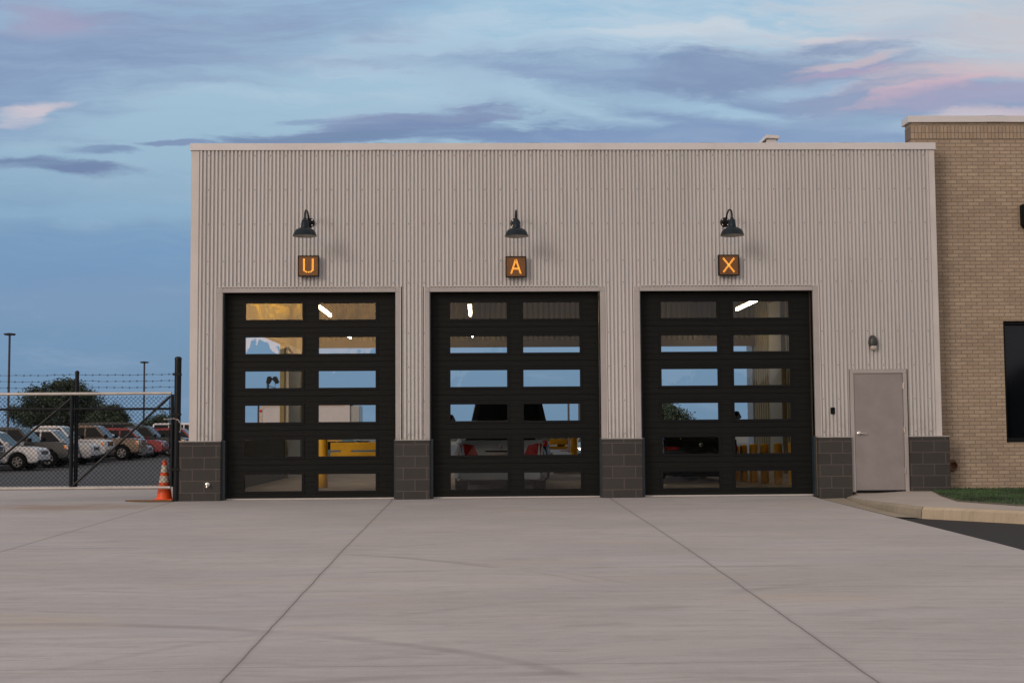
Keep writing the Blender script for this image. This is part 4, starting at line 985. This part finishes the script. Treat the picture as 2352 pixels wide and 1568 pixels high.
# ------------------------------------------------------------------ trees
def tree(name, px_, base_px, d_, blobs, lb, cat='tree', leaf='leaf', size=.28, n=2200, trunk=.25, seed=1, group='trees beyond the lot', thin=1.0):
    rs = np.random.RandomState(seed)
    s_ = d_ / 3000; yv = d_ + CAMY; z0 = zf(yv)
    xx = (px_ - 1100) * s_
    r = empty(name, (xx, yv, z0), lb, cat, group)
    V = []; F = []
    for (bx, bz_, rx, rz) in blobs:
        c_ = np.array([(bx - 1100) * s_, yv, CAMZ + (985 - .0068 * (bx - 1100) - bz_) * s_]); rad = np.array([rx * s_, rx * s_ * .8, rz * s_])
        k = int(n * rx * rz / sum(b[2] * b[3] for b in blobs))
        # clumps inside the blob
        nc = max(6, k // 28)
        dirs = rs.normal(size=(nc, 3)); dirs /= np.linalg.norm(dirs, axis=1)[:, None]
        cc = c_ + dirs * rad * (rs.uniform(.35, 1.0, (nc, 1)) ** .6)
        cr = rs.uniform(.6, 1.25, nc) * size * 3.0
        for j in range(k):
            i = rs.randint(nc); dd = rs.normal(size=3); dd /= np.linalg.norm(dd)
            p = cc[i] + dd * cr[i] * rs.uniform(.3, 1.0) * np.array([1.2, 1, .8])
            if p[2] < z0 + .4: p[2] = z0 + .4 + rs.uniform(0, 1.)
            u = rs.normal(size=3); u /= np.linalg.norm(u); w = np.cross(u, rs.normal(size=3)); w /= np.linalg.norm(w)
            a = size * rs.uniform(.5, 1.1); b2 = a * rs.uniform(.4, .7); m_ = len(V)
            V += [tuple(p - u * a * .5), tuple(p + w * b2 * .5), tuple(p + u * a * .5), tuple(p - w * b2 * .5)]; F.append((m_, m_ + 1, m_ + 2, m_ + 3))
    b_ = MB(); b_.v = V; b_.f = F; b_.mi = [0] * len(F); b_.build('crown', leaf, r, fix=False)
    b_ = MB(); top = max(CAMZ + (985 - b[1]) * s_ for b in blobs)
    b_.tube([(xx, yv, z0 - .1), (xx + .1, yv, z0 + (top - z0) * .4), (xx - .05, yv, z0 + (top - z0) * .8)], [trunk, trunk * .7, trunk * .25], 8)
    for (bx, bz_, rx, rz) in blobs: b_.tube([(xx, yv, z0 + (top - z0) * .3), ((bx - 1100) * s_ * .5 + xx * .5, yv + .2, z0 + (top - z0) * .5), ((bx - 1100) * s_, yv, CAMZ + (985 - bz_) * s_)], [trunk * .5, trunk * .35, .05], 6)
    b_.build('trunk', 'bark', r, smooth=40)
tree('broad_tree', 150, 980, 125, [(160, 912, 60, 36), (95, 920, 34, 30), (80, 955, 44, 26), (190, 930, 48, 36), (140, 955, 70, 28), (205, 960, 40, 28), (160, 888, 26, 14), (50, 950, 16, 14)], 'big spreading dark green tree behind the parked cars', size=.26, n=30000, trunk=.4, seed=3, leaf='leafdark')
tree('small_tree', 262, 980, 118, [(262, 955, 26, 24), (282, 965, 20, 14), (240, 965, 16, 18)], 'lower green tree on the right flank of the big tree', size=.24, n=7000, seed=5)
tree('small_tree', 373, 980, 140, [(370, 970, 15, 13), (380, 966, 10, 12), (350, 975, 14, 8)], 'small round tree just left of the gate post', size=.24, n=4000, seed=6)
tree('round_tree', 1535, 985, 110, [(1530, 958, 34, 36), (1562, 966, 26, 24), (1500, 950, 36, 38), (1580, 976, 16, 12)], 'round tree seen in the left panes of the X door', size=.24, n=12000, seed=7, leaf='leafdark')
tree('far_tree', 1280, 1010, 260, [(1280, 1010, 26, 10), (1300, 1014, 20, 8), (1240, 1012, 30, 9)], 'far low green tree seen beyond the yellow barrier', size=.6, n=1500, seed=8)
tree('far_tree', 1326, 1010, 240, [(1328, 1008, 10, 8), (1340, 1010, 12, 8)], 'far low tree at the right edge of the A door panes', size=.6, n=700, seed=9)
# wood behind the camera, mirrored darkly in the panes
rs = np.random.RandomState(11); V = []; F = []
for k in range(60000):
    xx = rs.uniform(-75, 75); hh = 7.0 + 1.3 * math.sin(xx * .21) + 1.2 * math.sin(xx * .57 + 1) + (1.5 if -16 < xx < -9 else 0)
    p = np.array([xx, -105 + rs.uniform(-4, 4), -1.6 + (hh + 1.6) * rs.uniform(0, 1) ** .8]); u = rs.normal(size=3); u /= np.linalg.norm(u); w = np.cross(u, rs.normal(size=3)); w /= np.linalg.norm(w); m_ = len(V)
    V += [tuple(p - u * .55), tuple(p + w * .4), tuple(p + u * .55), tuple(p - w * .4)]; F.append((m_, m_ + 1, m_ + 2, m_ + 3))
b_ = MB(); b_.v = V; b_.f = F; b_.mi = [0] * len(F)
tag(b_.build('woodland', 'leafdark', fix=False), 'far dark wood standing behind the viewpoint', 'wood', kind='stuff')

# ------------------------------------------------------------------ gate
gt = empty('chain_link_gate', (-7.0, -.05, 0), 'sliding chain link gate with silver rails closing the lot beside the garage', 'gate')
yg = -.05; GL, GR = -10.6, -5.36
zt_, zb = 1.87, .235
for z_, nm in ((zt_, 'top_rail'), (zb, 'bottom_rail')):
    b_ = MB(); b_.tube([(GL, yg, z_), (GR, yg, z_)], .027, 14); b_.build(nm, 'galv', gt, smooth=True)
b_ = MB(); b_.tube([(GL, yg, 1.61), (GR + .05, yg, 1.60)], .022, 10); b_.build('middle_rail', 'blacksteel', gt, smooth=True)
for xx, w_ in ((-7.08, .033), (GR + .01, .022), (-8.9, .033), (GL, .033)):
    b_ = MB(); b_.tube([(xx, yg, zb + .03), (xx, yg, zt_ - .03)], w_, 10); b_.build('upright', 'blacksteel', gt, smooth=True)
b_ = MB(); b_.tube([(-7.02, yg + .07, zb), (-7.02, yg + .07, 2.25)], .034, 10); b_.lathe([(.042, 2.23), (.04, 2.25), (.02, 2.275), (0, 2.28)], (-7.02, yg + .07, 0), 'z', 12); b_.build('tall_upright', 'blacksteel', gt, smooth=True)
for a, c in (((-7.06, 1.82), (-8.86, .28)), ((-5.38, 1.82), (-7.05, .27)), ((-8.92, 1.82), (-10.56, .28))):
    b_ = MB(); b_.tube([(a[0], yg, a[1]), (c[0], yg, c[1])], .021, 10); b_.build('diagonal_brace', 'blacksteel', gt, smooth=True)
b_ = MB(); st_ = .078; rnd = random.Random(2); wr_ = .0032
z0, z1 = zb + .03, zt_ - .06; hh = z1 - z0; yf = yg + .045
for sgn in (1, -1):
    t = GL - hh
    while t < GR + hh:
        xa, xb = (t, t + hh) if sgn > 0 else (t + hh, t)     # from bottom to top
        za, zb_ = z0, z1
        def clip(xq): return z0 + (xq - xa) * (z1 - z0) / (xb - xa)
        A, B_ = [xa, z0], [xb, z1]
        for Pq in (A, B_):
            if Pq[0] < GL: Pq[1] = clip(GL); Pq[0] = GL
            if Pq[0] > GR: Pq[1] = clip(GR); Pq[0] = GR
        if abs(A[0] - B_[0]) > .01 and z0 - .001 <= A[1] <= z1 + .001:
            n = max(2, int(abs(B_[0] - A[0]) / st_)); pts = []
            for k in range(n + 1):
                u = k / n; pts.append((A[0] + (B_[0] - A[0]) * u + rnd.uniform(-.003, .003), yf + (.004 if (k % 2) else -.004) * sgn, A[1] + (B_[1] - A[1]) * u + rnd.uniform(-.003, .003)))
            b_.tube(pts, wr_, 4, caps=False)
        t += st_
xx = GL
while xx < GR:      # twisted ends along both edges
    for zz in (z0, z1): b_.tube([(xx, yf, zz - .02), (xx + .006, yf, zz + .02)], .004, 4, caps=False)
    xx += st_
b_.build('chain_link_mesh', 'blacksteel', gt, fix=False)
b_ = MB(); b_.tube([(GR - .04, yf, z0), (GR - .04, yf, z1)], .007, 6); b_.build('tension_bar', 'blacksteel', gt)
for k, zz in enumerate((2.205, 2.095, 1.985)):
    b_ = MB(); pts = []; n = 40
    for i in range(n + 1):
        xx = GL + (-5.30 - GL) * i / n; pts.append((xx, yg + .07, zz + rnd.uniform(-.006, .006) - .02 * math.sin(math.pi * ((xx + 7.02) / 1.72 % 1)) * .5))
    b_.tube(pts, .0032, 5)
    for i in range(1, n, 1):
        x_, y_, z_ = pts[i]; x_ += rnd.uniform(-.02, .02)
        b_.tube([(x_ - .012, y_, z_ - .018), (x_ + .012, y_, z_ + .018)], .0028, 4); b_.tube([(x_ + .012, y_, z_ - .016), (x_ - .010, y_, z_ + .018)], .0028, 4)
    b_.build('barbed_wire', 'blacksteel', gt)
gp = empty('gate_post', (-5.265, -.05, 0), 'thick black round steel post between the gate and the garage', 'post')
b_ = MB(); b_.tube([(-5.262, -.05, -.05), (-5.25, -.05, 2.46)], .058, 20); b_.build('post', 'blacksteel', gp, smooth=True)
b_ = MB(); b_.lathe([(.062, 2.45), (.062, 2.475), (.05, 2.50), (.02, 2.512), (0, 2.513)], (-5.25, -.05, 0), 'z', 20); b_.build('post_cap', 'blacksteel', gp, smooth=True)
for zz in (2.2, 1.5, .55):
    b_ = MB(); b_.box(-5.33, -5.2, -.118, .018, zz - .02, zz + .02); b_.build('collar', 'blacksteel', gp)
b_ = MB(); b_.tube([(-5.345, -.05, .25), (-5.345, -.05, 1.85)], .03, 12); b_.build('latch_post', 'blacksteel', gp, smooth=True)
# chain with padlock
ch = MB(); pts = [(-5.46, -.10, 1.43)]
pth = [(-5.46, 1.42), (-5.38, 1.415), (-5.30, 1.43), (-5.22, 1.40), (-5.175, 1.33), (-5.18, 1.24), (-5.20, 1.17)]
k = 0
for (a, b2) in zip(pth, pth[1:]):
    nL = max(2, int(math.dist(a, b2) / .026))
    for i in range(nL):
        u = i / nL; cx_, cz_ = a[0] + (b2[0] - a[0]) * u, a[1] + (b2[1] - a[1]) * u; an = math.atan2(b2[1] - a[1], b2[0] - a[0]); k += 1
        ring = []
        for j in range(9):
            t = 2 * math.pi * j / 8; ex, ez = .018 * math.cos(t), .010 * math.sin(t)
            if k % 2: ring.append((cx_ + ex * math.cos(an) - ez * math.sin(an), -.125, cz_ + ex * math.sin(an) + ez * math.cos(an)))
            else: ring.append((cx_ + ex * math.cos(an), -.125 + ez, cz_ + ex * math.sin(an)))
        ch.tube(ring, .0035, 5, caps=False)
tag(ch.build('chain', 'galv', fix=False), 'silver chain looped around the thick gate post', 'chain')
# cone and board
cn = empty('traffic_cone', (-5.53, .22, .0), 'orange traffic cone with two white bands behind the gate', 'traffic cone')
b_ = MB(); b_.box(-5.70, -5.36, .05, .39, .0, .03); b_.build('base', 'orange', cn, bevel=.008)
def rc(z_): return .135 - (.135 - .032) * (z_ - .03) / .67
b_ = MB(); b_.lathe([(rc(.03), .03), (rc(.2), .2), (rc(.45), .45), (rc(.62), .62), (rc(.69), .69), (.025, .705), (0, .705)], (-5.53, .22, 0), 'z', 28); b_.build('cone_body', 'orange', cn, smooth=40)
for a, c in ((.315, .43), (.49, .615)):
    b_ = MB(); b_.lathe([(rc(a) + .003, a), (rc(c) + .003, c)], (-5.53, .22, 0), 'z', 28); o_ = b_.build('reflective_band', 'reflect', cn, smooth=40)
b_ = MB(); b_.prism([(-6.15, -.03), (-6.05, .02), (-5.3, .03), (-5.3, -.22), (-5.75, -.20), (-6.0, -.12)], 'z', .0, .022)
tag(b_.build('wood_board', 'wood', bevel=.004), 'thin brown board lying on the ground in front of the cone', 'board')
b_ = MB(); b_.add([(-8.4, -2.6, zf(-2.6) + .004), (-6.3, -1.0, zf(-1) + .004), (-5.4, -.3, zf(-.3) + .004), (-5.3, .0, .004), (-6.6, .1, .0), (-7.4, -.8, zf(-.8) + .004)], [(0, 1, 2, 3, 4, 5)])

bpy.context.view_layer.update()
